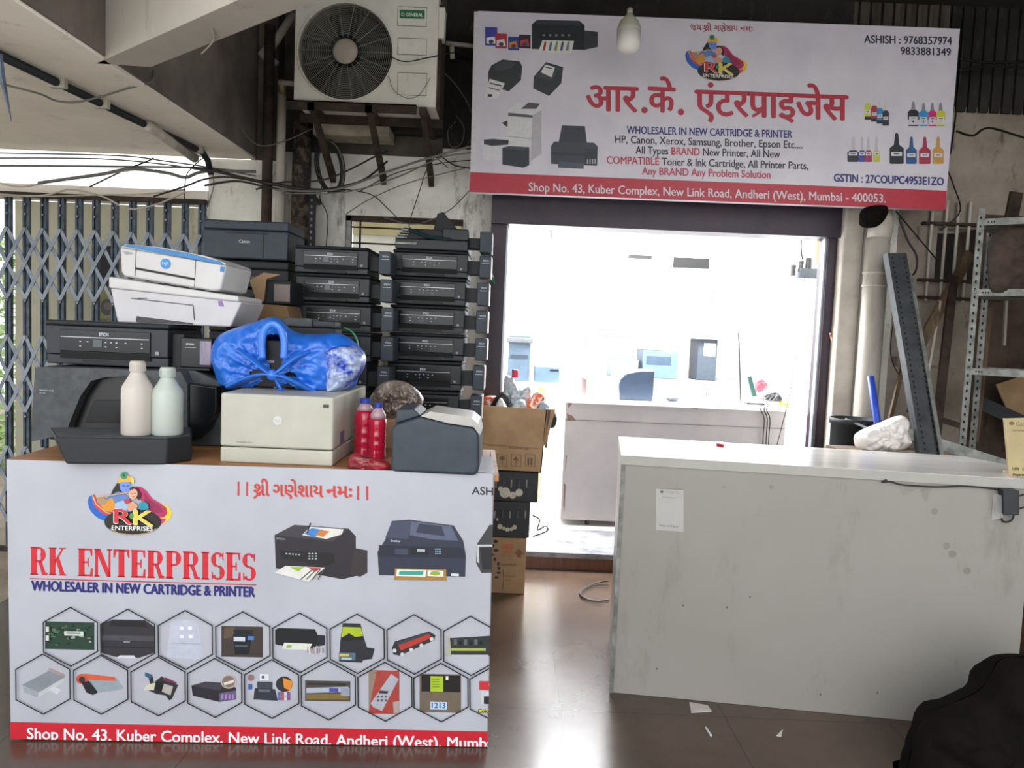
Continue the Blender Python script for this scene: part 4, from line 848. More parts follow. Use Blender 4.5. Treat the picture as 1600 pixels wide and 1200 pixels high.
# -- two white bottles on the tray
def bottle(name, label, px, pyb, pyt, wpx, m, zb, neck=.2, cap=.16, shoulder=.28):
    q = aZ(px, pyb, zb); s = q.y / 1200; R_ = wpx*s/2; Hh = (pyb-pyt)*s*1.0
    r = root(name, label, 'bottle', (q.x, q.y+R_*.2, zb)); c = r.location
    MB().lathe([(R_*.9, 0), (R_, .006), (R_, Hh*(1-neck-cap-.02)), (R_*.92, Hh*(1-neck-cap+.03)), (R_*.6, Hh*(1-cap-.06)), (R_*.45, Hh*(1-cap)), (R_*.44, Hh*(1-cap*.9))], c, m, 32).build('body', r, smooth=True)
    w = MB().lathe([(R_*.47, Hh*(1-cap*.9)), (R_*.48, Hh*.985), (R_*.42, Hh)], c, m, 28)
    for k in range(24):
        t = 2*math.pi*k/24; w.box((-.0008, 0, Hh*(1-cap*.85)), (.0008, .0015, Hh*.97), m, Matrix.Translation(c) @ Matrix.Rotation(t, 4, 'Z') @ Matrix.Translation((0, R_*.475, 0)))
    w.build('cap', r); return r
M_bot1 = mat('milky_bottle', 'c4bcb4', .35, var=.03, scale=4); M_bot2 = mat('milky_bottle_green', 'b7beb7', .35, var=.03, scale=4)
bottle('ink_bottle', 'taller milky white bottle with a ribbed cap on the black printer tray', 212, 680, 563, 47, M_bot1, ztop)
bottle('ink_bottle', 'shorter greenish white bottle beside the taller one on the printer tray', 259, 680, 573, 47, M_bot2, ztop)
# -- printer with tank standing on the grey one
Ye = 2.76; q = aY(167, 574, Ye); zE = zt + max(z for x, z in body)
w_ = aY(262, 574, Ye).x - aY(72, 574, Ye).x; hE = aY(167, 503, Ye).z - zE
E1 = epson('dusty black printer with a lit style panel on top of the large grey printer', w=w_, h=hE, d=.3, style=1, tank=None, screen=True); E1['label'] = 'dusty black printer on top of the large grey printer at the left'
E1.location = (aY(167, 574, Ye).x, Ye, zE)
Yt_ = 2.8; a, b = aY(281, 577, Yt_), aY(335, 527, Yt_)
tk = lb(E1, w_/2+.0, w_/2+.045, .03, .2, .0, hE*.8, M_blk2, 'side_housing', .005)
tk = lb(E1, w_/2+.04, w_/2+.155, .01, .17, .008, hE*.72, M_gloss, 'ink_tank', .004)
lb(E1, w_/2+.112, w_/2+.153, .006, .012, .02, hE*.66, mat('tank_window_purple', '9a8698', .25, col2='5d5f7c', scale=30, stretch=(3, 1, .3)), 'tank_window', .001)
Me = wm(E1); t = MB().text('EPSON', Me @ Vector((w_/2+.062, .0085, hE*.56)), (1, 0, 0), (0, 0, 1), .006, .028, M_lettr, .02); t.box((w_/2+.058, .007, hE*.5), (w_/2+.098, .009, hE*.507), M_lettr, Me); t.build('tank_lettering', E1)
lb(E1, w_/2, w_/2+.15, .0, .2, -.0, .008, M_blk2, 'tank_shelf', .001)
# -- white flared printer and the blue-rimmed printer leaning on it
Yw = 2.8; zW = zE + hE; q = aY(280, 515, Yw)
HW = root('white_printer', 'white flared printer with a long output slot under the blue-rimmed printer', 'printer', (aY(275, 510, Yw).x, Yw, zW))
l2 = lambda px, py, Y=Yw, r=HW: (aY(px, py, Y).x - r.location.x, aY(px, py, Y).z - r.location.z)
def quadblock(r, front, y0, back, y1, m, name, bevel=.006):
    Mq = wm(r); n = len(front); w = MB(); vs = [Mq @ Vector((x, y0, z)) for x, z in front] + [Mq @ Vector((x, y1, z)) for x, z in back]
    w.add(vs, [list(range(n)), list(range(2*n-1, n-1, -1))] + [(i, i+n, (i+1) % n+n, (i+1) % n) for i in range(n)], m); return w.build(name, r, bevel=bevel)
f = [l2(183, 507), l2(360, 522), l2(378, 472), l2(172, 450)]; f[0] = (f[0][0], 0); f[1] = (f[1][0], 0)
quadblock(HW, f, 0, [(x*.94, z) for x, z in f], .3, M_wht2, 'body')
f2 = [(f[3][0]-.004, f[3][1]), (f[2][0]-.01, f[2][1]), (l2(376, 462)[0]-.006, l2(376, 463)[1]), (l2(170, 432)[0], l2(170, 432)[1])]
quadblock(HW, f2, -.004, [(x*.94, z) for x, z in f2], .3, M_wht, 'scanner_lid')
SL = [(x, max(z, .004)) for x, z in (l2(213, 506), l2(302, 513), l2(302, 505), l2(214, 494))]
quadblock(HW, SL, -.004, SL, .004, mat('slot_grey', '4a494b', .7), 'output_slot', .001)
w = MB(); Mh = wm(HW)
for (x0, y0), (x1, y1) in (((205, 466), (302, 477)), ((302, 477), (304, 500)), ((230, 466), (216, 466))):
    a, b = l2(x0, y0), l2(x1, y1); w.tube([Mh @ Vector((a[0], -.002, a[1])), Mh @ Vector((b[0], -.002, b[1]))], .0014, M_dusty, 5)
w.build('panel_seam', HW)
quadblock(HW, [l2(342, 478), l2(350, 479), l2(347, 470), l2(341, 470)], -.002, [l2(342, 478), l2(350, 479), l2(347, 470), l2(341, 470)], .001, mat('lilac_mark', '8f6fb0', .5), 'sticker', 0)
# blue-rimmed
Yh = 2.78; zbas = aY(230, 452, Yh).z
HB = root('blue_rimmed_printer', 'small white printer with a blue lid band tilted on top of the pile at left', 'printer', (aY(270, 440, Yh).x, Yh, aY(270, 440, Yh).z))
l3 = lambda px, py: l2(px, py, Yh, HB)
f = [l3(189, 425), l3(194, 432), l3(335, 455), l3(345, 453), l3(354, 414), l3(187, 386)]
quadblock(HB, f, 0, [(x, z) for x, z in f], .27, M_wht, 'body', .008)
f = [l3(187, 386), l3(354, 414), l3(350, 410), l3(322, 400), l3(250, 386), l3(195, 381)]
quadblock(HB, f, .004, f, .27, M_wht, 'lid', .003)
f = [l3(192, 384.5), l3(349, 414), l3(345, 409), l3(300, 397), l3(245, 387), l3(200, 382)]
quadblock(HB, f, -.003, f, .004, M_blue, 'blue_band', .001)
f = [l3(212, 421), l3(304, 438), l3(304, 434.5), l3(212, 417.5)]; quadblock(HB, f, -.002, f, .002, mat('slot_dark', '2b2a2c', .7), 'output_slot', 0)
Mb = wm(HB); w = MB()
for (x0, y0), (x1, y1) in (((213, 390), (211, 431)), ((306, 405), (304, 448))):
    a, b = l3(x0, y0), l3(x1, y1); w.tube([Mb @ Vector((a[0], -.001, a[1])), Mb @ Vector((b[0], -.001, b[1]))], .001, M_dusty, 5)
w.build('panel_seam', HB)
cx_, cz_ = l3(259, 412); w = MB(); cc = Mb @ Vector((cx_, -.003, cz_))
w.prism([cc + Vector((.018*math.cos(t), 0, .018*math.sin(t))) for t in [2*math.pi*i/28 for i in range(28)]], (0, .002, 0), mat('badge_blue', '2a86c8', .35)); bd = w.build('badge', HB)
MB().text('hp', cc + Vector((-.011, -.0006, -.005)), (1, 0, .17), (0, 0, 1), .012, .021, M_wht, .0).build('badge_lettering', bd)
f = [l3(344, 424), l3(350, 425), l3(351, 417), l3(345, 416)]; quadblock(HB, f, -.002, f, .001, M_blue, 'blue_label', 0)
f = [l3(192, 392), l3(197, 398), l3(207, 397), l3(206, 394)]; quadblock(HB, f, -.0015, f, .001, mat('pale_mark', 'a8a4a4', .6), 'scuff', 0)
w = MB(); a, b = l3(258, 442), l3(306, 452)

# -- cream printer
qa, qb = place(343, 722), place(529, 722); Yc = qa.y
CPn = root('cream_laser_printer', 'cream boxy laser printer in the middle of the bannered counter', 'printer', ((qa.x+qb.x)/2, Yc, zt)); l4 = lambda px, py: l2(px, py, Yc, CPn)
cw = (qb.x-qa.x)/2; ch = l4(430, 617)[1]; cz = l4(430, 701)[1]
lb(CPn, -cw, cw, .002, .54, 0, cz-.001, M_cream, 'paper_drawer', .006); lb(CPn, -cw, cw, 0, .54, cz+.001, ch, M_cream, 'body', .008, 3)
Mc = wm(CPn); cc = Mc @ Vector((l4(434, 656)[0], -.0012, l4(434, 657)[1]))
w = MB(); w.prism([cc + Vector((.0145*math.cos(t), 0, .0145*math.sin(t))) for t in [2*math.pi*i/28 for i in range(28)]], (0, .001, 0), M_wht); bd = w.build('badge', CPn)
MB().text('hp', cc + Vector((-.009, -.0006, -.004)), (1, 0, 0), (.2, 0, 1), .010, .018, M_cream, .0).build('badge_lettering', bd)
MB().text('LaserJet Pro', Mc @ Vector((l4(370, 690)[0], -.0006, l4(370, 691)[1])), (1, 0, 0), (0, 0, 1), .003, .05, M_dusty).build('lettering', CPn)
lb(CPn, l4(505, 636)[0], l4(514, 636)[0], -.001, 0, l4(505, 637)[1], l4(505, 632)[1], M_dusty, 'label_mark', 0)
lb(CPn, cw, cw+.0012, .1, .16, .06, .1, mat('side_label', '6a6c90', .5), 'side_label', 0)
# -- blue bag
Yb_ = 2.70; ztb = zt + ch
hole = lambda *p: [aY(x, y, Yb_-.06) for x, y in p]
H1 = hole((412,523), (440,522), (441,552), (438,570), (430,578), (417,577), (411,556)); H2 = hole((384,583), (392,577), (414,583), (400,588), (386,588)); H3 = hole((441,585), (452,580), (458,583), (461,590), (446,588)); H4 = hole((383,610), (400,598), (424,593), (430,597), (424,606), (400,612)); H5 = hole((437,603), (446,600), (458,608), (452,612), (441,610))
kc = aY(425, 587, Yb_); 
def foldf(x, z, t, r):
    dxk, dzk = x + (aY(448, 565, Yb_).x - kc.x), z + (aY(448, 565, Yb_).z - kc.z); a = math.atan2(dzk, dxk); d = math.hypot(dxk, dzk)
    return (math.sin(a*13 + noise.noise(Vector((a*2, d*8, 1)))*4) * .5 + math.sin(a*29 + 2)*.3) * .007 * math.exp(-((d-.09)/.09)**2)*1.0 - .03*math.exp(-(d/.045)**2)
out = [(330,560),(333,540),(345,522),(372,511),(400,502),(425,495),(438,499),(450,512),(470,521),(500,522),(530,521),(553,533),(570,552),(571,570),(560,590),(556,602),(530,620),(512,627),(480,624),(452,624),(425,621),(390,620),(352,618),(343,600),(336,580)]
M_bag = mat('blue_polythene', '2a74d8', .33, col2='1c5fc4', scale=9, coat=.35, bump=.05)
M_bag2 = mat('blue_film_highlights', 'a9b7d8', .25, col2='2348b8', scale=16, detail=8, bump=.4, coat=.5, sharp=(.42, .56))  # whitish film and its crinkle highlights, both painted in the noise colours
bag = root('blue_plastic_bag', 'knotted blue plastic bag bundled on top of the cream printer', 'bag', (aY(450, 600, Yb_).x, Yb_+.05, ztb))
bd = pillow(out, (448, 565), Yb_+.06, .10, M_bag, .1, holes=[H1, H2, H3, H4, H5], fold=foldf, zmin=ztb+.002, nr=44, na=190, amp=.010, freq=22).build('bag_skin', bag, smooth=True)
w = pillow([(512,545),(522,539),(545,538),(562,545),(572,558),(569,575),(558,592),(545,605),(520,621),(511,626),(512,600),(513,575)], (535,575), Yb_+.03, .085, M_bag2, .06, nr=26, na=90, amp=.014, freq=32, zmin=ztb+.001, seedv=5); w.build('crinkled_end', bag, smooth=True)
w = MB(); kk = aY(425, 586, Yb_-.11)
w.ball(kk, .016, M_bag, 1.1, .8, 1); w.torus(kk + Vector((0, -.002, 0)), .012, .006, M_bag, seg=20, ss=8); w.build('knot', bag, smooth=True)
def strap(pts, r0, flat=.35):
    P = smoothpath([kk] + [aY(x, y, Y) for x, y, Y in pts], 7); n = len(P); w = MB()
    w.tube(P, [r0*(.42+.85*(i/(n-1))**.8) for i in range(n)], M_bag, 10, flat=flat); return w.build('strap', bag, smooth=True)
for pts, r0 in (([(412,576,2.6),(398,564,2.63),(378,548,2.68)], .022), ([(412,585,2.6),(392,590,2.63),(362,604,2.68)], .024), ([(438,577,2.6),(455,563,2.63),(478,552,2.68)], .024), ([(440,588,2.6),(460,597,2.63),(490,612,2.68)], .024), ([(432,598,2.6),(438,608,2.6),(440,618,2.63)], .013)):
    strap(pts, r0)
w = MB(); w.tube(smoothpath([aY(x, y, 2.615) for x, y in ((410,560),(409,535),(413,516),(425,506),(438,514),(444,535),(443,560))], 7), .013, M_bag, 10, flat=.6); w.build('handle_loop', bag, smooth=True)
bp = root('bagged_printer', 'small black printer showing through the gaps of the blue bag', 'printer', (aY(430, 600, 2.75).x, 2.67, ztb+.004))
lb(bp, -.07, .09, .012, .12, 0, .165, M_blk2, 'body', .006)
Mp = wm(bp); MB().text('EPSON', Vector((aY(412, 566, 2.675).x, 2.681, aY(412, 567, 2.68).z)), (1, 0, .05), (0, 0, 1), .008, .034, M_lettr, .02).build('lettering', bp)
# black printer behind the bag with green strap
Yk = 2.95
r = root('flat_printer', 'flat black printer with a hinged lid standing behind the blue bag', 'printer', (aY(495, 560, Yk).x, Yk, ztb)); l5 = lambda px, py: l2(px, py, Yk, r)
lb(r, l5(446, 0)[0], l5(537, 0)[0], 0, .12, 0, l5(500, 512)[1], M_blk2, 'body', .008); lb(r, l5(452, 0)[0], l5(500, 0)[0], -.006, .1, l5(500, 512)[1], l5(500, 498)[1], M_dusty, 'lid', .006); lb(r, l5(500, 0)[0], l5(537, 0)[0], -.003, .1, l5(500, 512)[1], l5(500, 501)[1], M_black, 'lid_end', .006)
w = MB().tube(smoothpath([aY(x, y, 2.93) for x, y in ((538,512),(550,518),(558,532),(560,550),(556,575),(552,600))]+[Vector((aY(552, 600, 2.93).x, 2.93, ztb-.03))], 6), .011, M_green, 8, flat=.3); tag(w.build('green_strap', smooth=True), 'green packing strap curving out behind the blue bag', 'strap')
# -- red bottles, red packet, navy printer, crumpled bag
M_red = mat('red_liquid', 'c01a3c', .12, var=.1, scale=8, coat=.5); M_pet = mat('clear_pet', 'c9a8b0', .1, alpha=.8, coat=.5); M_cap = mat('blue_cap', '2c3f9c', .4)
def redbottle(label, px, pyb, pyt, wpx, fill):
    q = aZ(px, pyb, zt); s = q.y/1200; R_ = wpx*s/2; Hh = (pyb-pyt)*s
    r = root('red_liquid_bottle', label, 'bottle', (q.x, q.y, zt)); c = r.location
    pr = [(R_*.85, 0), (R_, Hh*.03)] + [(R_*(.96+.05*math.sin(k*1.9)), Hh*(.05+.05*k)) for k in range(12)] + [(R_, Hh*.68)]
    prf = [p_ for p_ in pr if p_[1] < Hh*fill] + [(R_*.9, Hh*fill)]
    MB().lathe(prf, c, M_red, 24).build('liquid_body', r, smooth=True)
    MB().lathe([(R_*.9, Hh*fill), (R_*.86, Hh*.8), (R_*.62, Hh*.86), (R_*.42, Hh*.9), (R_*.4, Hh*.92)] if fill < .79 else [(R_*.9, Hh*fill), (R_*.6, Hh*.87), (R_*.42, Hh*.92)], c, M_pet, 24).build('neck', r, smooth=True)
    MB().lathe([(R_*.5, Hh*.915), (R_*.52, Hh*.99), (R_*.48, Hh)], c, M_cap, 20).build('cap', r)
redbottle('taller bottle of red liquid with a blue cap beside the cream printer', 568.5, 713, 621, 33, .8)
redbottle('shorter bottle of red liquid with a blue cap, in front of the crumpled bag', 589, 717, 628, 28, .72)
w = pillow([(544,722),(548,711),(556,708),(575,712),(590,716),(607,722),(608,734),(590,736),(565,734),(545,735)], (576,724), place(575, 736).y+.03, .025, mat('red_packet', '9c2a34', .3, col2='5f161c', scale=30, coat=.3), nr=10, na=50, amp=.006, freq=50, zmin=zt+.001)
o = w.build('red_packet', smooth=True); tag(o, 'small crumpled red packet at the foot of the red bottles', 'packet')
qa, qb = place(610, 738), place(747, 742); Yn = qa.y
NB = root('blue_black_printer', 'rounded blue-black receipt printer with paper sheet on top at the counter right end', 'printer', ((qa.x+qb.x)/2, Yn, zt)); l6 = lambda px, py: l2(px, py, Yn, NB)
f = [l6(611, 737), l6(745, 737), l6(749, 730), l6(749, 680), l6(740, 668), l6(700, 662), l6(657, 651), l6(616, 664), l6(611, 672)]; f[0] = (f[0][0], 0); f[1] = (f[1][0], 0)
quadblock(NB, f, 0, f, .26, M_navy, 'body', .012)
f = [l6(616, 664), l6(657, 651), l6(645, 640), l6(618, 641)]; quadblock(NB, f, .02, f, .2, M_navy, 'back_housing', .006)
f = [l6(657, 650.5), l6(700, 661.5), l6(740, 667.5), l6(749, 680), l6(751, 679), l6(747, 662), l6(735, 652), l6(672, 643)]
quadblock(NB, f, .001, f, .2, mat('grey_sheet', 'b4b0aa', .45, var=.1), 'paper_sheet', .001)
M_foil = mat('crumpled_film', '9a8c80', .2, col2='4d3c34', scale=14, detail=8, bump=.5, coat=.7, sharp=(.4, .6))
zb_ = 0; w = pillow([(577,622),(590,603),(603,596),(622,594),(640,600),(655,612),(662,624),(658,634),(636,630),(622,648),(605,662),(592,650),(580,640)], (618,622), 2.92, .05, M_foil, nr=24, na=80, amp=.02, freq=26, seedv=3)
cbx = root('small_carton', 'small brown carton behind the red bottles holding the crumpled film bag', 'box', (aY(620, 700, 2.93).x, 2.93, zt)); zfo = min(v.z for v in w.v)
lb(cbx, -.1, .08, -.05, .1, 0, max(.03, zfo-zt+.02), M_card, 'body', .003)
tag(w.build('crumpled_film_bag', smooth=True), 'crumpled brown and silver film bag behind the red bottles', 'bag')
# ================================================================ COLLAPSIBLE GATE
YG = 4.3
M_strap = mat('strap_paint', '8f98a3', .5, .2, col2='6c7683', scale=12)
gt = root('collapsible_gate', 'grey-blue collapsible lattice gate closing the left bay', 'gate', (aY(160, 500, YG).x, YG, 0))
zg = aY(160, 313, YG).z; gx = [aY(px, 316, YG).x for px in (-41, -14, 13.5, 42, 69.5, 97, 124, 150.5, 180, 208, 235, 262, 290, 316)]
for i, x in enumerate(gx):
    w = MB(); w.box((x-.017, YG-.012, .02), (x-.006, YG+.012, zg), M_iron).box((x+.006, YG-.012, .02), (x+.017, YG+.012, zg), M_iron); w.box((x-.007, YG-.004, .02), (x+.007, YG+.010, zg), M_iron)
    for py in (325, 340, 362, 415, 475, 530, 600, 655): w.tube([(x, YG-.02, aY(160, py, YG).z), (x, YG+.02, aY(160, py, YG).z)], .006, M_galv, 6)
    w.build('bar', gt)
def zy(py): return aY(160, py, YG).z
for i in range(len(gx)-1):
    for (a, b, c) in ((362, 417, 472), (530, 590, 648), (702, 762, 820), (880, 940, 1000)):
        w = MB(); x0, x1 = gx[i], gx[i+1]
        for (p0, p1) in ((a, b), (b, a), (b, c), (c, b)):
            yo = YG-.018 if p1 > p0 else YG-.023; A_ = Vector((x0, yo, zy(p0))); B_ = Vector((x1, yo, zy(p1))); nn = Vector((-(B_-A_).z, 0, (B_-A_).x)).normalized()*.0095
            w.prism([A_-nn, B_-nn, B_+nn, A_+nn], (0, .003, 0), M_strap)
        w.build('lattice', gt)
MB().box((gx[0]-.5, YG-.02, zg), (xg1, YG+.02, zg+.025), M_rust).build('top_rail', gt)
MB().box((gx[0]-.5, YG-.02, 0), (xg1, YG+.02, .02), M_rust).build('floor_rail', gt)
# poster on the backing sheet
pp = root('poster', 'small faded poster with a round emblem seen through the gate', 'poster', (aY(168, 500, 4.84).x, 4.84, aY(168, 505, 4.84).z))
f = [aY(155,503,4.845), aY(182,504,4.845), aY(182,448,4.845), aY(155,447,4.845)]; MB().prism(f, (0, .004, 0), mat('poster_paper', '8d8a5e', .7)).build('paper', pp)
p = Print(Vector((0, 4.845, 0)), Vector((0, -1, 0))); p.ell(167, 480, 10, 13, '2e3430'); p.ell(168, 478, 6, 6, '6a5a4a'); p.text('ROCK', 152, 504, 178, 504.5, 6.5, '2a2a26', .03); p.build('print', pp)
tag(MB().box((aY(155,447,4.84).x-.0, 4.835, aY(155,447,4.84).z), (aY(184,300,4.84).x, 4.848, aY(184,385,4.84).z), M_blk2).build('black_sheet'), 'black sheet fixed on the grey backing above the round-emblem poster', 'sheet')
# greenery outdoors left of the backing sheet
w = MB()
for i in range(2600):
    c = Vector((random.uniform(-5.4, -3.9), random.uniform(6.2, 7.0), random.random()**1.0*2.0)); a = random.random()*6.28; q = Vector((math.cos(a), math.sin(a), random.uniform(-.5, .5)))*.05; r_ = Vector((-math.sin(a), math.cos(a)*.3, .5))*.03
    w.add([c-q, c+r_, c+q, c-r_], [(0, 1, 2, 3)], M_leaf)
tag(w.build('hedge'), 'sunlit green hedge beyond the left edge of the gate', 'hedge', kind='stuff')
# ================================================================ AIR CONDITIONER
YQ = 3.98
a, b = aY(459, 158, YQ), aY(680, 168, YQ); topz = aY(570, -16, YQ).z; zq = aY(570, 163, YQ).z
AC = root('air_conditioner', 'dusty beige outdoor air conditioner unit on a bracket left of the sign', 'air conditioner', ((a.x+b.x)/2, YQ, zq))
hw = (b.x-a.x)/2; cx = aY(540, 81, YQ).x; czf = aY(540, 81, YQ).z; Rf = 73*YQ/1200
# front plate with a round opening: ring of quads between circle and rectangle
w = MB(); n = 64; rect = lambda t: None
x0, x1, z0, z1 = a.x, b.x, zq, topz
ins, outp = [], []
for k in range(n):
    t = 2*math.pi*k/n; c_, s_ = math.cos(t), math.sin(t); ins.append(Vector((cx+Rf*c_, YQ, czf+Rf*s_)))
    sc = min((x1-cx)/c_ if c_ > 1e-6 else ((x0-cx)/c_ if c_ < -1e-6 else 1e9), (z1-czf)/s_ if s_ > 1e-6 else ((z0-czf)/s_ if s_ < -1e-6 else 1e9)); outp.append(Vector((cx+sc*c_, YQ, czf+sc*s_)))
w.add(ins+outp, [(k, (k+1) % n, (k+1) % n+n, k+n) for k in range(n)], M_beige)
for cxn, czn in ((x0, z0), (x1, z0), (x1, z1), (x0, z1)):   # corners cut by the fan of quads
    an = math.atan2(czn-czf, cxn-cx) % (2*math.pi); k = int(an/(2*math.pi)*n); w.add([outp[k], outp[(k+1) % n], Vector((cxn, YQ, czn))], [(0, 1, 2)], M_beige)
w.add([q + Vector((0, dy, 0)) for dy in (0, .03) for q in ins], [(k, k+n, (k+1) % n+n, (k+1) % n) for k in range(n)], M_beige)
w.add([(x0, YQ, z0), (x1, YQ, z0), (x1, YQ+.3, z0), (x0, YQ+.3, z0), (x0, YQ, z1), (x1, YQ, z1), (x1, YQ+.3, z1), (x0, YQ+.3, z1)], [(0,3,2,1), (4,5,6,7), (1,2,6,5), (2,3,7,6), (3,0,4,7)], M_beige)
w.build('casing', AC)
w = MB(); w.lathe([(Rf*1.0, 0), (Rf*1.0, .004)], (0, 0, 0), M_acd, 40, Matrix.Translation((cx, YQ+.12, czf)) @ Matrix.Rotation(math.pi/2, 4, 'X')); w.build('fan_recess', AC)
w = MB()
for k in range(3):
    t0_ = k*2*math.pi/3; vs = []
    for j in range(9):
        t = t0_ + j*.17
        for r_ in (.05, Rf*.92): vs.append((cx+r_*math.cos(t), YQ+.06+.03*(j/8), czf+r_*math.sin(t)))
    w.add(vs, [(2*j, 2*j+1, 2*j+3, 2*j+2) for j in range(8)], mat('fan_blade_grey', '3c403d', .6))
w.build('fan', AC)
w = MB()
for k in range(17): w.torus((cx, YQ-.008, czf), .085*.8+.018+k*(Rf-.088)/17, .0016, M_grille, seg=56, ss=4)
w.torus((cx, YQ-.004, czf), Rf, .006, M_beige, seg=64, ss=6)
for k in range(18):
    t = 2*math.pi*k/18; w.tube([(cx+.07*math.cos(t), YQ-.009, czf+.07*math.sin(t)), (cx+Rf*math.cos(t), YQ-.006, czf+Rf*math.sin(t))], .002, M_grille, 5)
w.build('fan_grille', AC)
w = MB().lathe([(.063, 0), (.063, .006), (.05, .012), (.001, .014)], (0, 0, 0), mat('hub_cap', 'b5a99c', .4), 36, Matrix.Translation((cx, YQ-.006, czf)) @ Matrix.Rotation(math.pi/2, 4, 'X')); w.build('hub_cap', AC, smooth=True)
for (y0, y1) in ((12, 40), (61, 85), (115, 148)):
    q0, q1 = aY(621, y1, YQ), aY(667, y0, YQ); w = MB()
    P4 = [Vector((q0.x, YQ-.001, q0.z)), Vector((q1.x, YQ-.001, q0.z)), Vector((q1.x, YQ-.001, q1.z)), Vector((q0.x, YQ-.001, q1.z)), Vector((q0.x, YQ-.001, q0.z))]
    w.tube(P4, .0018, mat('panel_groove', '8d8375', .7), 4); w.build('pressed_panel', AC)
p = Print(Vector((0, YQ, 0)), Vector((0, -1, 0))); p.layer = 3
p.poly([(624.5,15),(663.5,16),(663.5,29.5),(624.5,28.5)], '1f7a48'); p.text('O GENERAL', 627, 25, 661, 26, 5, 'e8efe8', .03); p.build('badge', AC)
w = MB()
w.box((x1, YQ+.02, aY(0, 0, YQ).z*0+z0+.35), (x1+.03, YQ+.1, z0+.5), M_beige).box((x1, YQ+.04, z0), (x1+.015, YQ+.28, z1-.04), M_rust); w.build('side_valve_cover', AC)
# bracket
br_ = root('bracket', 'rusty angle-iron bracket carrying the air conditioner', 'bracket', (aY(540, 175, 4.1).x, 4.2, zq-.05))
w = MB(); q0, q1 = aY(447, 172, 3.95), aY(650, 180, 3.95)
w.box((q0.x, 3.95, zq-.045), (q1.x, 3.965, zq), M_rust).box((q0.x, 3.95, zq-.006), (q1.x, 4.0, zq), M_rust); w.build('front_angle', br_)
MB().box((q0.x, 4.2, zq-.045), (x1+.02, 4.215, zq), M_rust).build('rear_angle', br_)
for px in (480, 570, 655):
    x = aY(px, 172, 3.95).x; w = MB(); w.box((x, 3.95, zq-.045), (x+.035, YF-.03, zq-.01), M_rust); w.build('arm', br_)
    w = MB(); w.prism([(x, 4.0, zq-.045), (x, 4.05, zq-.045), (x, YF-.03, zq-.26), (x, YF-.03, zq-.31)], (.03, 0, 0), M_rust); w.build('strut', br_)
w = MB().box((aY(500, 0, 4.3).x, 4.22, zq-.1), (aY(618, 0, 4.3).x, 4.4, zq-.045), mat('old_board', 'a39a88', .8, col2='7d7465')); w.build('spacer_board', br_)
tag(MB().box((aY(560, 200, 4.45).x, 4.36, Z(214, 600)), (aY(690, 200, 4.45).x, YF-.031, Z(180, 600)), M_darkwall).build('dark_ledge'), 'dark ledge on the wall under the air conditioner', 'ledge')  # ledge in the same dark tone as the upper wall
# ================================================================ PIPES AT LEFT
def vpipe(label, px, y0, y1, Y, r, m, name='wall_pipe'):
    a, b = aY(px, y0, Y), aY(px, y1, Y); w = MB().tube([(a.x, Y, a.z), (a.x, Y, b.z)], r, m, 16)
    return tag(w.build(name, smooth=True), label, 'pipe')
vpipe('thick dark pipe standing against the pillar, left of the pale slim pipe', 422, 40, 420, 4.22, .028, M_rust)
vpipe('pale slim vertical pipe left of the air conditioner', 441, 128, 420, 4.2, .024, M_pvc)
vpipe('broad rusty vertical pipe between the slim pale pipe and the perforated strip', 473, 190, 400, 4.38, .052, mat('scaly_pipe', '6a5a4c', .8, col2='2b2522', scale=22, bump=.4, sharp=(.45, .6)))
w = MB(); a, b = aY(489, 300, 4.36), aY(489, 385, 4.36)
w.box((a.x-.02, 4.35, b.z-.3), (a.x+.02, 4.354, a.z), M_blk2).box((a.x+.017, 4.31, b.z-.3), (a.x+.021, 4.354, a.z), M_blk2)
for k in range(22): w.box((a.x-.008, 4.348, a.z-.02-.035*k), (a.x+.002, 4.3502, a.z-.005-.035*k), M_galv)
w.box((a.x-.01, 4.354, a.z-.05), (a.x+.01, YF-.0, a.z-.02), M_blk2)
tag(w.build('perforated_strip'), 'dark perforated metal upright beside the scaly pipe', 'metal strip')
o = root('elbow_pipe', 'grimy elbow pipe with joint between the beam and the air conditioner', 'pipe', aY(420, 90, 4.2)); Y_ = 4.25
MB().tube([aY(459, 22, Y_), aY(419, 82, Y_)], .022, M_pvc, 12).build('pipe_run', o, smooth=True)
MB().tube([aY(424, 72, Y_), aY(411, 84, Y_), aY(430, 103, Y_)], .03, M_pvc, 12).build('elbow', o, smooth=True)
o = root('tap_fitting', 'small brass pipe fitting entering the left side of the air conditioner', 'pipe', aY(440, 130, 4.2)); MB().tube([aY(436, 129, 4.15), aY(460, 131, 4.15)], .014, M_pvc, 12).build('pipe_run', o, smooth=True); MB().tube([aY(440, 125, 4.15), aY(442, 150, 4.2)], .02, mat('brass', '9a9460', .5, .4), 12).build('valve', o, smooth=True)
o = root('drain_hose', 'pale pipe with a tee between air conditioner and sign', 'pipe', aY(710, 70, 4.3)); MB().tube([aY(684, 66, 4.3), aY(750, 73, 4.3)], .012, M_pvc, 10).build('pipe_run', o, smooth=True); MB().tube([aY(706, 72, 4.3), aY(707, 92, 4.3)], .014, M_pvc, 10).build('tee', o, smooth=True)
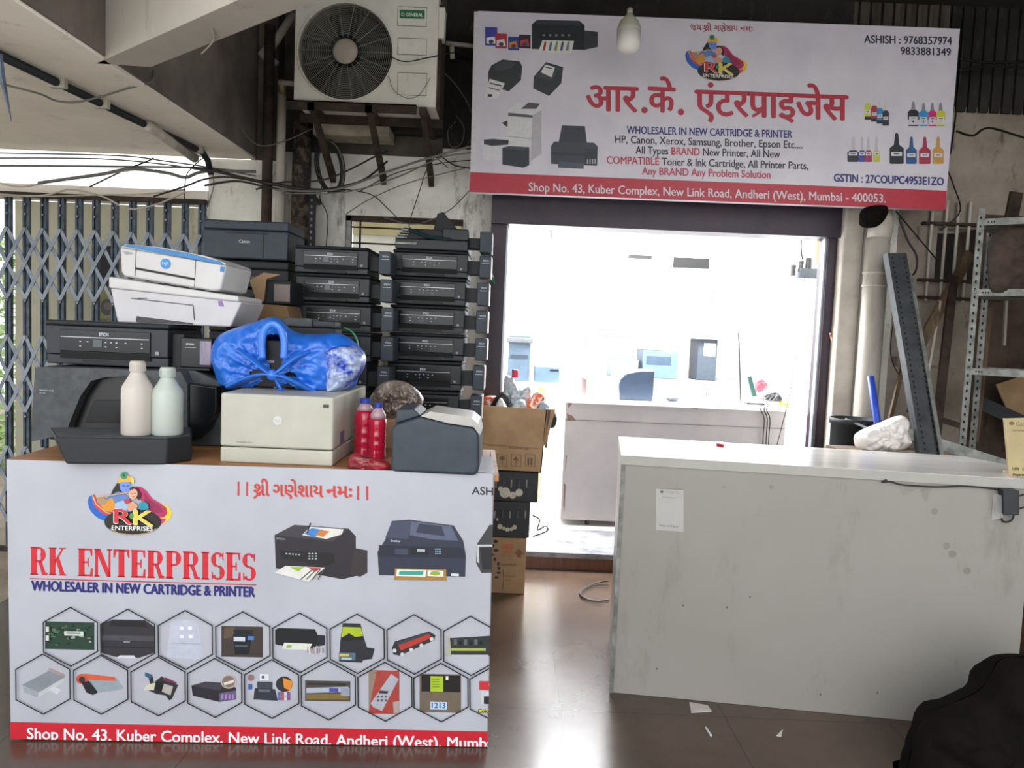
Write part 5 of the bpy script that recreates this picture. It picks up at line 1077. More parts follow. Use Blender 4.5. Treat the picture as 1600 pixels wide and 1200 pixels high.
# conduit on the underside of the left beam
a, b = aZ(0, 78, zb), aZ(325, 236, zb)
o = root('ceiling_conduit', 'black conduit clipped diagonally along the underside of the left beam', 'pipe', b); dz_ = Vector((0, 0, -.018))
dirp = (b-a).normalized(); MB().tube([a-dirp*.4+dz_, b-dirp*.06+dz_, b+Vector((0,0,-.05)), b+Vector((.01,.02,-.12))], .016, M_blk2, 10).build('pipe_run', o, smooth=True)
for t in (.2, .38, .65, .92): q = a.lerp(b, t); MB().box((q.x-.03, q.y-.012, zb-.037), (q.x+.03, q.y+.012, zb), M_pvc).build('clip', o)
tag(MB().tube([b + Vector((-.03,-.6,-.028)), b + Vector((-.05, -.05, -.05))], .024, M_pvc, 10).build('beam_pipe', smooth=True), 'pale pipe stub beside the black conduit at the pillar corner', 'pipe')
# ================================================================ CABLES
gC = None
def cb(label, pts, r=.0035, m=None): cable(pts, r, m or M_cab, label)
cb('taut upper wire crossing the bright gap above the gate', [(-20,239,4.2),(180,243,4.2),(260,252,4.2),(330,262,4.2),(400,275,4.25)], .004, M_cabg)
cb('second taut wire across the bright gap above the gate', [(-20,247,4.2),(150,248,4.2),(250,256,4.2),(300,263,4.2)], .004, M_cabg)
cb('thickest straight wire across the bright gap above the gate', [(-20,259,4.22),(160,260,4.22),(300,262,4.22),(380,268,4.25)], .006, M_cabg)
cb('pale sagging wire crossing low at the far left above the gate', [(-20,280,4.1),(30,292,4.1),(80,283,4.1),(140,275,4.1),(210,265,4.1)], .005, M_cabw)
cb('thick grey taped cable rising to the pillar above the gate', [(60,286,4.1),(110,279,4.1),(160,272,4.1),(205,264,4.1),(260,270,4.1),(290,277,4.12),(320,268,4.15),(400,268,4.2)], .009, M_cabg)
cb('black cable sloping from the gate top to the pillar', [(140,292,4.12),(190,268,4.12),(230,252,4.12),(240,247,4.14)], .004)
cb('long pale wire looping over the tops of the gate bars', [(-20,302,4.15),(60,306,4.15),(110,297,4.15),(160,307,4.15),(200,326,4.15),(240,321,4.15),(290,300,4.15)], .005, M_cabw)
cb('white wire running flat along the gate lintel', [(-10,306,4.24),(60,307,4.24),(150,305,4.24),(228,303,4.24),(290,296,4.24)], .004, M_cabw)
cb('dark cable climbing from the lintel to the pillar knot', [(240,307,4.2),(290,291,4.2),(320,280,4.2),(360,277,4.2),(430,290,4.18)], .005)
cb('heavy black bundle hanging across pillar and pipes', [(300,262,4.15),(340,268,4.12),(380,278,4.1),(430,288,4.08),(480,296,4.08),(540,298,4.08)], .009)
cb('second black bundle just below the heavy one on the pillar', [(320,290,4.15),(370,283,4.1),(420,293,4.08),(470,300,4.08),(530,292,4.08),(570,280,4.1),(605,252,4.2)], .006)
cb('grey cable sweeping from the coil up to the sign', [(430,297,4.06),(520,297,4.06),(600,270,4.1),(660,250,4.12),(745,226,4.16)], .006, M_cabg)
cb('thin grey cable parallel under the sweeping one', [(440,302,4.06),(540,300,4.06),(620,277,4.12),(690,246,4.15),(745,238,4.16)], .004, M_cabg)
cb('black cable arcing from the bracket strut to the coil', [(605,236,4.25),(585,245,4.2),(540,268,4.15),(500,282,4.1),(440,285,4.08),(400,296,4.08)], .005)
cb('thin wire hanging down the wall to the dismantled printer', [(690,232,4.4),(668,262,4.42),(655,300,4.42),(642,340,4.42),(638,360,4.42)], .0025)
cb('curved wire from the coil to the window head', [(540,296,4.4),(580,304,4.42),(605,325,4.42),(625,345,4.42)], .003)
cb('cable from the window head up to the sign corner', [(600,340,4.42),(650,350,4.42),(700,330,4.4),(735,296,4.3)], .003, M_cabg)
cb('loose cable between sign corner and the wall', [(690,245,4.35),(710,258,4.35),(735,263,4.3)], .004)
cb('black lead hanging across the front of the air conditioner', [(610,88,3.96),(625,95,3.95),(640,96,3.95),(660,92,3.95),(684,87,3.96),(720,80,4.2)], .003)
cb('faint thin lead curling on the lower front of the air conditioner', [(607,118,3.97),(615,140,3.965),(635,153,3.965),(655,148,3.965),(672,122,3.97)], .0015, M_cabg)
cb('wire drooping from the left beam past the pillar', [(360,180,4.0),(400,225,4.1),(440,222,4.12),(490,200,4.2)], .003, M_cabg)
cb('thin white wire hanging from the diagonal beam', [(322,0,2.35),(330,40,2.4),(334,62,2.5),(315,84,2.6)], .0025, M_cabw)
for k, (x, y) in enumerate(((10,130),)):
    cb('dark cable along the underside of the left beam', [(-10,128,2.9),(60,146,2.95),(90,158,3.0),(130,158,3.02),(200,138,3.05),(235,128,3.05),(240,110,3.1)], .004, M_cabg)
tag(MB().tube([aY(0, 85, 1.9), aY(3, 120, 1.9), aY(18, 190, 1.9)], [.006, .008, .001], M_iron, 6).build('metal_spike'), 'thin dark metal spike hanging at the far left under the beam', 'spike')
o = root('cable_loop', 'hanging coil of black and white cable below the air conditioner', 'cable', aY(517, 300, 4.2))
for k in range(7):
    pts = []; rx_, ry_ = 17+k*.9, 37+k*.8
    for j in range(25): t = 2*math.pi*j/24; pts.append(aY(515+(k % 3)+rx_*math.cos(t)+ry_*.12*math.sin(t), 260+ry_*math.sin(t), 4.3+.008*k))
    MB().tube(pts, .0045, [M_cab, M_cab, M_cabg, M_cab, M_cabw, M_cab, M_cab][k], 5, cap=False).build('turn', o, smooth=True)
MB().tube([aY(515, 222, 4.3), aY(520, 210, 4.45)], .005, M_rust, 6).build('hook', o)
for k, (lab, pts) in enumerate((
    ('thin black wire dangling under the right end of the air conditioner', [(672,185,4.1),(668,215,4.25),(676,240,4.35),(700,262,4.42)]),
    ('thin wire crossing between the bracket and the sign top', [(690,110,4.3),(710,130,4.3),(730,160,4.3),(742,190,4.2)]),
    ('curling wire beside the sign left edge', [(700,150,4.35),(715,175,4.35),(705,205,4.35),(722,232,4.35),(738,214,4.2)]),
    ('loose loop of wire on the wall left of the sign', [(712,180,4.4),(725,200,4.4),(720,225,4.4),(704,228,4.4),(700,205,4.4),(712,190,4.4)]),
    ('faint grey wire slanting across the wall below the bracket', [(560,300,4.42),(620,270,4.42),(690,255,4.42),(740,250,4.3)]),
    ('faint grey wire rising to the window head corner', [(540,335,4.42),(580,310,4.42),(640,285,4.42),(730,262,4.3)]),
    ('wire falling from the coil behind the middle printer stack', [(505,285,4.36),(500,310,4.4),(512,340,4.42),(508,400,4.42)]),
    ('thin wire hanging down the pillar face', [(330,262,4.28),(334,290,4.31),(322,330,4.315),(326,345,4.315)]),
    ('knotted wire dropping at the pillar top corner', [(318,246,4.1),(300,262,4.12),(290,280,4.15),(288,330,4.2),(290,345,4.25)]))):
    cb(lab, pts, .0028, M_cab if k % 2 == 0 else M_cabg)
# ================================================================ BULB
Yl = 3.85
bl_ = root('hanging_bulb', 'unlit white screw bulb hanging in front of the sign', 'bulb', aY(981, 82, Yl)); c = bl_.location; s_ = Yl/1200
MB().lathe([(.002, 0), (12*s_, 1*s_), (17*s_, 6*s_), (18.2*s_, 12*s_), (18.2*s_, 30*s_)], c, M_glass, 32).build('diffuser', bl_, smooth=True)
MB().lathe([(18.4*s_, 30*s_), (18*s_, 36*s_), (14*s_, 46*s_), (8*s_, 52*s_), (5.5*s_, 56*s_)], c, mat('bulb_housing', 'c9c4b2', .45, .0), 32).build('housing', bl_, smooth=True)
MB().lathe([(4.5*s_, 56*s_), (4.5*s_, 64*s_), (2*s_, 66*s_)], c, M_pvc, 16).build('socket', bl_, smooth=True)
q = c + Vector((0, 0, 66*s_)); MB().tube([q, (q.x-.01, Yl, H)], .002, M_cab, 5).build('flex', bl_)
# ================================================================ BOXES BY THE DOOR
Yx = 3.92
def lbw(o, x0, x1, y0, y1, z0, z1, m, name, bevel=.003): return MB().box((x0, y0, z0), (x1, y1, z1), m).build(name, o, bevel=bevel)
a, b = aY(766, 936, Yx), aY(823, 842, Yx)
cb_ = root('brown_carton', 'brown carton with printed arrow on the floor between the counters', 'box', ((a.x+b.x)/2, Yx, 0)); xl = a.x - .02
w = MB(); bz = b.z
M_box2 = M_card
lbw(cb_, xl, b.x, Yx, Yx+.3, 0, bz, M_card, 'body', .004)
p = Print(Vector((0, Yx, 0)), Vector((0, -1, 0))); p.layer = 5
p.poly([(811,857),(819,866),(814,866),(814,871),(808,871),(808,866),(803,866)], '7a4a34'); p.text('नल', 785, 859, 802, 859, 9, 'c2553a', .02, fit=CAP); p.line([(788,863),(798,863)], 1.4, 'c2553a'); p.text('CARTRIDGES', 782, 884, 808, 884, 3.4, '6a5038', .01); p.text('TONER', 790, 902, 806, 902, 3, '7a5c40', .0); p.text('QTY', 790, 908, 798, 908, 3, '7a5c40', .0); p.line([(786,890),(787,905),(785,922)], 1, '5a4632')
for k in range(9): p.ell(772+random.uniform(-4, 8), 846+k*7, random.uniform(1.5, 4), random.uniform(1, 3), '2d2838')
p.build('print', cb_)
def gut(label, y1, y0, x0, x1, zb0, gears, hoff=0):
    a, b = aY(x0, y1, Yx), aY(x1, y0, Yx); r = root('stripped_printer', label, 'printer', ((a.x+b.x)/2, Yx, zb0)); 
    lbw(r, a.x, b.x, Yx+.01, Yx+.28, zb0, b.z, M_black, 'body', .006)
    for (gx_, gy_, gr) in gears:
        q = aY(gx_, gy_, Yx); w = MB(); Mg_ = Matrix.Translation((q.x, Yx+.01, q.z)) @ Matrix.Rotation(math.pi/2, 4, 'X')
        R_ = gr*Yx/1200; w.lathe([(R_, 0), (R_, .012), (R_*.8, .014), (R_*.78, .009), (R_*.35, .009), (R_*.3, .018), (R_*.12, .018)], (0, 0, 0), mat('gear_cream', 'cfcabb', .5), 22, Mg_); w.build('gear', r)
    for k in range(5):
        q = aY(x0+8+k*12, y0+12, Yx); MB().box((q.x, Yx, q.z-.04), (q.x+.008, Yx+.012, q.z), [M_galv, M_dusty][k % 2]).build('linkage', r)
    return b.z, r
z1_, r1 = gut('stripped black printer with a chain of small white gears above the brown carton', 842, 786, 764, 829, bz, [(781,823,4), (787,826,2.8), (793,828,3.5), (799,827,2.8), (804,824,3.6), (777,812,2)])
lbw(r1, aY(829,0,Yx).x, aY(843,0,Yx).x, Yx+.05, Yx+.25, z1_-.16, z1_-.02, M_blk2, 'side_housing', .004)
z2_, r2 = gut('stripped black printer with large white gears under the open cardboard box', 786, 738, 766, 842, z1_, [(789,770,8.5), (801,774,5.5), (811,770,6), (782,764,4)])
o = MB().tube(smoothpath([aY(x, y, Yx+.06) for x, y in ((832,805),(843,812),(840,828),(852,822),(856,828),(848,833),(833,838))], 6), .004, M_cab, 6).build('printer_lead', smooth=True); tag(o, 'thin dark lead curling out of the stripped printers', 'cable')
# open cardboard box of junk
Y1, Y2 = 3.9, 4.3; zc0 = z2_ + .001
q = lambda px, py, Y=Y1: aY(px, py, Y)
bx_ = root('cardboard_box', 'open brown cardboard box overflowing with toner junk beside the doorway', 'box', (q(805, 738).x, Y1+.15, zc0))
bl, br2, tl2, tr2 = q(750, 737), q(846, 737), q(745, 633), q(855, 640); bl.z = br2.z = zc0
th = Vector((0, .006, 0))
W_ = MB(); W_.prism([bl, br2, tr2, tl2], th, M_card); W_.build('front_panel', bx_)
bk_ = Vector((0, .3, 0)); MB().prism([bl+bk_, br2+bk_, tr2+bk_, tl2+bk_], th, M_card2).build('back_panel', bx_)
MB().prism([br2, br2+bk_, tr2+bk_, tr2], (-.006, 0, 0), M_card).build('side_panel', bx_); MB().prism([bl, bl+bk_, tl2+bk_, tl2], (.006, 0, 0), M_card).build('side_panel', bx_)
MB().prism([bl, br2, br2+bk_, bl+bk_], (0, 0, .006), M_card2).build('bottom_panel', bx_)
f1, f2 = tr2, tr2+bk_; fo = Vector((.075, -.03, .02)); MB().prism([q(855,640), q(868,640,Y1-.01), q(853,695,Y1-.01), q(848,697)], (0, .2, 0), M_card).build('flap', bx_)
MB().prism([q(856,640,Y1-.006), q(860,641,Y1-.006), q(855,700,Y1-.006), q(851,700,Y1-.006)], (0, .004, 0), mat('box_tape', '4d3a33', .5)).build('tape', bx_)
p = Print(Vector((0, Y1, 0)), Vector((0, -1, 0))); p.layer = 3
for i in range(3):
    x = 777+i*22; p.line([(x,710),(x+15,711),(x+15,729),(x,728)], 1, '6a523a', closed=True)
p.ell(784.5, 716, 4.5, 3, '5f4a33'); p.line([(784.5,718),(784.5,726)], 1, '5f4a33'); p.poly([(801,719),(806,713),(811,720)], '5f4a33'); p.line([(806,720),(806,727)], 1, '5f4a33'); p.rect(824,715,827,727,'5f4a33'); p.rect(829,715,832,727,'5f4a33')
p.text('MADE IN CHINA', 762, 697, 790, 698, 3, '6f573d', 0); p.text('HANDLE WITH CARE', 795, 701, 825, 703, 3.4, '6f573d', .01); p.line([(750,693),(845,701)], .8, '8a6d4c'); p.build('print', bx_)
M_clr = mat('clear_polybag', 'c3cad0', .15, col2='8f9aa4', scale=20, bump=.4, coat=.6, sharp=(.42, .58)); M_org = mat('orange_wrapper', 'e8683c', .4, col2='f3ede6', scale=45, sharp=(.47, .5)); M_tonr = mat('toner_dark', '2b3038', .5, col2='15171b', scale=12)
def junk(label, outl, cc, Y, T, m, name, cat, sd=0, zm=None, fr=30, am=.012):
    w = pillow(outl, cc, Y, T, m, nr=14, na=56, amp=am, freq=fr, seedv=sd, zmin=zm); return tag(w.build(name, smooth=True), label, cat)
junk('clear plastic bag with striped folds rising behind the junk in the open box', [(787,648),(788,590),(800,590),(815,608),(828,600),(834,622),(832,646)], (808,622), 4.12, .05, M_clr, 'clear_bag', 'bag', 2)
junk('orange and white toner wrapper sticking out of the open box', [(818,652),(824,630),(838,612),(850,616),(852,622),(842,638),(838,652)], (834,634), 4.02, .03, M_org, 'toner_wrapper', 'wrapper', 3)
junk('orange bag corner at the left of the open box', [(752,640),(754,622),(768,618),(782,622),(784,634),(770,646)], (768,632), 4.08, .03, M_org, 'orange_bag', 'bag', 9)
junk('dark toner cartridge lump at the left of the open box', [(760,655),(768,630),(784,612),(796,618),(800,640),(795,656)], (780,638), 4.04, .04, M_tonr, 'toner_cartridge', 'cartridge', 4)
junk('grey bagged cartridge in the middle of the open box', [(794,662),(800,636),(812,624),(822,630),(824,660)], (810,646), 3.97, .035, M_clr, 'bagged_cartridge', 'cartridge', 5)
junk('small pale bag between the cartridges at the front of the open box', [(768,655),(778,626),(786,624),(796,654)], (782,644), 3.96, .025, M_wht, 'pale_bag', 'bag', 6)
junk('pale blue wrapped cartridge at the right of the open box', [(836,664),(842,634),(854,628),(862,640),(854,664)], (848,648), 3.99, .03, mat('pale_blue_wrap', 'a9c6d8', .3), 'wrapped_cartridge', 'cartridge', 7)
junk('dark cartridge at the right rim of the open box', [(846,668),(852,650),(862,640),(870,650),(866,668)], (857,654), 4.05, .03, M_tonr, 'toner_cartridge', 'cartridge', 8)
tag(MB().lathe([(.018, -.02), (.018, .02), (.014, .022)], aY(805, 584, 4.12), mat('red_cap', 'd83a56', .4), 18).build('red_jar', smooth=True), 'red round jar poking out above the clear bag in the open box', 'jar')
# flag and cloth by the stack
o = root('small_flag', 'small orange, white and green flag tucked behind the tank printers', 'flag', aY(765, 440, 4.1))
MB().prism([aY(759,408,4.36), aY(768,418,4.36), aY(770,428,4.36), aY(760,420,4.36)], (0, .004, 0), mat('flag_orange', 'e0703a', .7)).build('orange_band', o); MB().prism([aY(760,420,4.36), aY(770,428,4.36), aY(772,434,4.36), aY(763,430,4.36)], (0, .004, 0), M_wht).build('white_band', o); MB().prism([aY(763,430,4.36), aY(772,434,4.36), aY(774,444,4.36), aY(768,440,4.36)], (0, .004, 0), mat('flag_green', '2f8a5e', .7)).build('green_band', o)
MB().tube([aY(758, 404, 4.365), aY(764, 450, 4.37)], .003, M_wood, 5).build('stick', o)
# ================================================================ RIGHT SIDE OUTSIDE
o = root('drain_pipe', 'fat pale vertical drain pipe right of the doorway column', 'pipe', (aY(1360, 690, 4.22).x, 4.22, 0))
x = aY(1367, 440, 4.22).x; zt4 = aY(1367, 372, 4.22).z
MB().tube([(x, 4.22, 0), (x, 4.22, zt4)], .062, M_pvc, 28).build('pipe_run', o, smooth=True)
MB().tube([(x, 4.22, zt4-.02), (x+.01, 4.22, zt4+.06), (x+.05, 4.3, zt4+.14), (x+.08, 4.4, zt4+.26)], [.062, .062, .055, .05], M_pvc, 24).build('upper_bend', o, smooth=True)
for py in (427, 447): z = aY(1367, py, 4.22).z; MB().tube([(x, 4.22, z-.006), (x, 4.22, z+.006)], .0665, M_pvc, 28).build('joint_ring', o, smooth=True)
junk('dark tangled bundle stuffed under the sign above the drain pipe', [(1343,352),(1345,330),(1360,322),(1385,322),(1384,340),(1370,354),(1352,356)], (1363,338), 4.08, .04, M_hair, 'dark_bundle', 'bundle', 11)
def bar(name, label, cat, a, b, wd, th, m, holes=False):
    A_, B_ = aY(*a), aY(*b); d = (B_-A_); sx = Vector((d.z, 0, -d.x)).normalized()*wd/2; t = Vector((0, th, 0)); w = MB()
    w.prism([A_-sx, B_-sx, B_+sx, A_+sx], t, m)
    if holes:
        w.prism([A_+sx, B_+sx, B_+sx-d.normalized()*0+sx.normalized()*.003, A_+sx+sx.normalized()*.003], (0, wd*.6, 0), m)
        n = int(d.length/.028); un = d.normalized()*.007
        for k in range(1, n):
            for off in ((.32, -.32) if wd > .045 else (0,)):
                c = A_ + d*(k/n) + sx*2*off + Vector((0, -.0008, 0)); s2_ = sx.normalized()*.004; w.prism([c-un*.7-s2_, c+un*.7-s2_, c+un*.7+s2_, c-un*.7+s2_], (0, .0006, 0), mat('hole_black', '0b0b0b', .9) if m is not M_blk2 else M_galv)
    o = w.build(name); return tag(o, label, cat)
bar('perforated_angle', 'black perforated steel angle leaning against the wall right of the drain pipe', 'metal angle', (1402,395,4.05), (1458,720,3.62), .095, .005, mat('dark_galvanised', '4a4d50', .5, .4, col2='35383b'), True)
bar('perforated_angle', 'thin pale edge angle propped beside the black leaning angle', 'metal angle', (1424,430,4.0), (1473,715,3.6), .018, .01, M_galv, False)
M_batn = mat('old_batten', '75614c', .85, col2='4f4032', scale=8, stretch=(3, 3, .5))
for lab, a, b, wd, m, nme in (
    ('long rough wooden batten leaning from the grille window down to the left', (1518,395,4.3), (1428,560,4.1), .055, M_batn, 'wooden_batten'),
    ('short orange-brown batten leaning behind the white bag', (1415,560,4.2), (1388,672,3.9), .02, M_batn, 'wooden_batten'),
    ('rusty flat bar standing just left of the steel rack post', (1492,430,4.25), (1462,700,3.9), .045, M_rust, 'rusty_bar'),
    ('thin pale stick leaning behind the black angle', (1470,470,4.2), (1448,600,4.1), .012, M_pvc, 'stick'),
    ('slanting brown bar crossing behind the rack at knee height of the rack', (1420,640,4.1), (1510,668,4.1), .03, M_rust, 'rusty_bar'),
    ('brown wooden post right behind the steel rack post', (1545,480,4.2), (1522,690,4.1), .05, M_batn, 'wooden_post'),
    ('dark slanted beam lying low behind the rack', (1528,628,4.15), (1600,660,4.1), .07, M_blk2, 'dark_beam'),
    ('thin upright rod behind the upper rack shelf', (1576,420,4.478), (1570,540,4.478), .014, M_pvc, 'rod'),
    ('thick dark diagonal prop at the upper right of the wall', (1590,300,4.478), (1556,470,4.478), .07, M_rust, 'prop')):
    bar(nme, lab, 'bar' if 'bar' in nme or 'beam' in nme else 'wood', a, b, wd, .02, m)
bar('plywood_sheet', 'tan plywood sheet leaning at the far right behind the rack', 'board', (1590,590,4.3), (1640,700,4.2), .25, .012, M_card)
# blocks on the wall: ledge, plaster lump
tag(MB().box((aY(1437,0,4.5).x, YF-.06, aY(1480,572,4.5).z), (aY(1508,0,4.5).x, YF, aY(1480,560,4.5).z), M_stone).build('stone_ledge'), 'rough stone ledge on the wall behind the leaning bars', 'ledge')
# grille over the wall window
gr = root('window_grille', 'rusty grille with upright bars over the small dark wall opening', 'grille', (aY(1490, 440, YF).x, YF-.03, zs0))
for px in (1452, 1474, 1492, 1510): a = aY(px, 345, YF); MB().tube([(a.x, YF-.03, zs0-.12), (a.x, YF-.03, zs1+.15)], .009, M_pvc, 8).build('bar', gr)
for z in (zs0-.1, zs0+.0, zs1+.02): MB().box((xs0-.1, YF-.045, z-.008), (xs1+.1, YF-.0, z+.008), M_rust).build('cross_bar', gr)
# steel rack
P1 = aY(1518, 520, 3.75); rk = root('slotted_rack', 'slotted angle rack with grey shelves at the far right behind the white counter', 'rack', (P1.x, 3.75, 0), math.radians(-38)); Mk = wm(rk)
zr1 = aY(1533, 326, 3.75).z
def pole(u, v, nm='post'):
    w = MB(); w.box((u, v, 0), (u+.032, v+.003, zr1), M_galv, Mk).box((u, v, 0), (u+.003, v+.032, zr1), M_galv, Mk)
    for k in range(int(zr1/.038)): w.box((u+.012, v-.0006, .02+k*.038), (u+.020, v, .034+k*.038), mat('hole_black', '0b0b0b', .9), Mk)
    w.build('post', rk)
for u, v in ((-.016, 0), (.85, 0), (-.016, .36), (.85, .36)): pole(u, v)
for py in (352, 462, 585):
    z = aY(1530, py, 3.75).z; w = MB(); w.box((0, -.004, z-.002), (.88, .0, z+.03), M_galv, Mk).box((0, 0, z-.002), (.88, .39, z+.001), M_galv, Mk).box((0, .386, z-.002), (.88, .39, z+.03), M_galv, Mk)
    for k in range(3): w.box((.03+k*.012, -.0046, z+.01), (.036+k*.012, -.0038, z+.018), mat('hole_black', '0b0b0b', .9), Mk)
    w.build('shelf', rk)
z = aY(1530, 585, 3.75).z + .002
junk('ragged brown sacking on the middle shelf of the slotted rack', [(1545,380),(1560,360),(1600,352),(1650,360),(1650,452),(1560,462),(1545,430)], (1600,410), 3.7, .06, M_rust, 'sacking', 'sack', 21)
# crate with channel, tub, white bag, blue stick behind the white counter
xk0, xk1 = aY(1318, 690, 3.6).x, 2.22; zk = aZ(1340, 697, .0) ; zk = aY(1370, 700, 3.6).z - .03
ck = root('storage_crate', 'dark crate behind the white counter holding the white bag and metal channel', 'crate', ((xk0+xk1)/2, 3.62, 0))
MB().box((xk0+.05, 3.55, 0), (xk1-.1, 3.85, zk-.02), M_rust).build('body', ck, bevel=.005); MB().box((xk0+.03, 3.53, zk-.02), (xk1-.08, 3.87, zk), M_batn).build('lid', ck)
tb = root('black_tub', 'black plastic tub standing behind the left part of the white counter top', 'tub', (aY(1334, 690, 4.02).x, 4.02, 0)); c = tb.location
ht = aY(1320, 653, 4.02).z; MB().lathe([(.09, 0), (.115, ht-.03), (.128, ht-.03), (.128, ht), (.12, ht), (.1, .03)], c, M_blk2, 28).build('body', tb, smooth=True)
junk('crumpled white plastic bag tied at the neck behind the white counter', [(1336,698),(1337,682),(1348,673),(1370,664),(1386,657),(1402,650),(1412,650),(1419,657),(1415,670),(1420,680),(1416,700),(1380,705),(1350,704)], (1378,682), 3.62, .07, mat('white_carrier', 'eee7e2', .4, var=.03), 'white_bag', 'bag', 15, zk+.001, 34, .022)
o = C.objects[-1] if False else None
MB_ = MB().tube([aY(1360, 588, 3.86), aY(1372, 668, 3.8), aY(1374, 700, 3.78)], .017, mat('blue_pipe', '2e4fc0', .4), 14); tag(MB_.build('blue_pipe', smooth=True), 'bright blue stick rising behind the white bag', 'stick')
bar('metal_channel', 'grey metal channel lying slanted behind the right part of the white counter', 'metal channel', (1402,672,3.75), (1575,728,3.5), .05, .04, M_galv)
bar('rim_strip', 'thin grey strip lying from the black tub towards the white bag', 'metal strip', (1322,655,3.95), (1368,674,3.8), .012, .012, M_galv)
# black cupboard added to darken the gap, and sack at the lower right
cu = root('black_filler', 'added black cupboard in the dark gap right of the white counter', 'filler', (2.0, 3.4, 0)); MB().box((1.72, 3.34, 0), (2.3, 3.5, .84), M_hair).build('body', cu, bevel=.006); MB().box((1.74, 3.33, .04), (2.02, 3.34, .8), M_hair).build('door', cu)
w = pillow([(1395,1262),(1418,1200),(1428,1150),(1452,1114),(1490,1098),(1530,1078),(1552,1048),(1560,1032),(1590,1026),(1650,1040),(1700,1120),(1710,1262)], (1560,1190), 2.36, .12, M_hair, .16, nr=24, na=90, amp=.028, freq=11, seedv=17, zmin=.001)
tag(w.build('dark_sack', smooth=True), 'lumpy black sack slumped at the bottom right corner in front of the white counter', 'sack')
for lab, pts, r_ in (('black wire coming off the sign edge down the right wall', [(1478,260,4.2),(1490,290,4.3),(1500,330,4.4),(1470,360,4.42)], .004), ('thin black lead crossing the column wall under the sign right corner', [(1400,330,4.3),(1425,360,4.35),(1463,405,4.42)], .004),
                 ('sagging black cable at the upper right of the sign', [(1495,205,4.15),(1520,212,4.2),(1545,200,4.25),(1600,215,4.3),(1640,225,4.3)], .006), ('rusty horizontal cable run at the top right corner', [(1500,92,4.3),(1545,98,4.35),(1610,96,4.4)], .008),
                 ('upper black cable at the top right corner', [(1498,110,4.3),(1550,103,4.35),(1620,108,4.4)], .006), ('cable hanging beside the sign right edge', [(1505,60,4.3),(1500,120,4.32),(1492,190,4.3),(1485,240,4.2)], .005),
                 ('dark cable looping around the black angle top', [(1405,340,4.2),(1418,375,4.2),(1432,400,4.2),(1430,425,4.2),(1412,440,4.15)], .006), ('faint wire hanging down the wall beside the blue stick', [(1396,500,4.42),(1392,555,4.42),(1408,590,4.42),(1425,600,4.42)], .003)):
    cb(lab, pts, r_)
# latch rods on the door frame
tag(MB().tube([aY(1313, 515, 4.37), aY(1300, 640, 4.37)], .004, M_galv, 6).build('latch_rod', smooth=True), 'thin steel rod hanging on the right door frame', 'rod')
tag(MB().tube([aY(1297, 520, 4.37), aY(1301, 537, 4.37)], .007, M_org, 8).build('orange_tool', smooth=True), 'small orange and white handle on the right door frame', 'handle tool')
# ================================================================ INSIDE THE SHOP
zf = .1
sc = root('shop_counter', 'pale laminate counter with chipped edges inside the shop', 'counter', (aY(1060, 720, 5.0).x, 5.0, zf))
x0, x1 = aY(881, 700, 5.0).x, aY(1225, 700, 5.0).x; zc5 = aY(1000, 629, 5.0).z
MB().box((x0, 5.0, zf+.04), (x1, 5.5, zc5-.02), mat('shop_laminate', 'a09b9c', .5, col2='959192', scale=3)).build('cabinet', sc)
MB().box((x0-.01, 4.99, zc5-.02), (x1+.1, 5.52, zc5), M_white).build('top', sc)
w = MB().tube([(x1, 5.1, zf+.04), (x1, 5.1, zc5-.02)], .098, M_white, 32); w.build('rounded_end', sc, smooth=True)
MB().box((x0+.0, 4.998, aY(900, 656, 5).z-.001), (x1, 5.0, aY(900, 656, 5).z+.001), M_dusty).build('seam', sc)
for px in (917, 1180): q = aY(px, 815, 5.05); MB().tube([(q.x-.012, 5.05, zf+.022), (q.x+.012, 5.05, zf+.022)], .022, M_rust, 16).build('caster', sc)
p = Print(Vector((0, 5.0, 0)), Vector((0, -1, 0)))
for pts in ([(887,624),(903,624),(893,632),(888,638)], [(886,646),(895,650),(900,657),(886,657)], [(1062,631),(1100,632),(1096,637),(1088,640),(1072,636)], [(1115,632),(1152,634),(1130,637)], [(884,710),(886,712),(883,740)], [(881,755),(884,757),(882,800),(880,790)]):
    p.poly(pts, '6e5348'); p.build('chipped_patch', sc)
# device on the counter
q = aY(967, 624, 5.12); o = root('receipt_printer', 'dark blue rounded receipt printer on the inner shop counter', 'printer', (aY(995, 624, 5.12).x, 5.12, zc5)); l7 = lambda a, b: l2(a, b, 5.12, o)
f = [l7(968, 622), l7(1020, 625), l7(1023, 580), l7(1000, 580), l7(980, 584), l7(970, 592), l7(967, 602)]; f[0] = (f[0][0], .001); f[1] = (f[1][0], .001)
quadblock(o, f, 0, f, .12, mat('grey_blue_device', '2c3c52', .45), 'body', .005); quadblock(o, [l7(975, 586), l7(985, 581), l7(1005, 577.5), l7(1022, 578.5), l7(1022, 581), l7(1000, 581)], .002, [l7(975, 586), l7(985, 581), l7(1005, 577.5), l7(1022, 578.5), l7(1022, 581), l7(1000, 581)], .118, M_wht, 'lid', .001)
w = MB(); w.ball(Vector((aY(1051, 618, 5.2).x, 5.2, zc5+.016)), .045, M_navy, 1, .8, .42); tag(w.build('computer_mouse', smooth=True), 'small dark mouse on the inner shop counter', 'mouse')
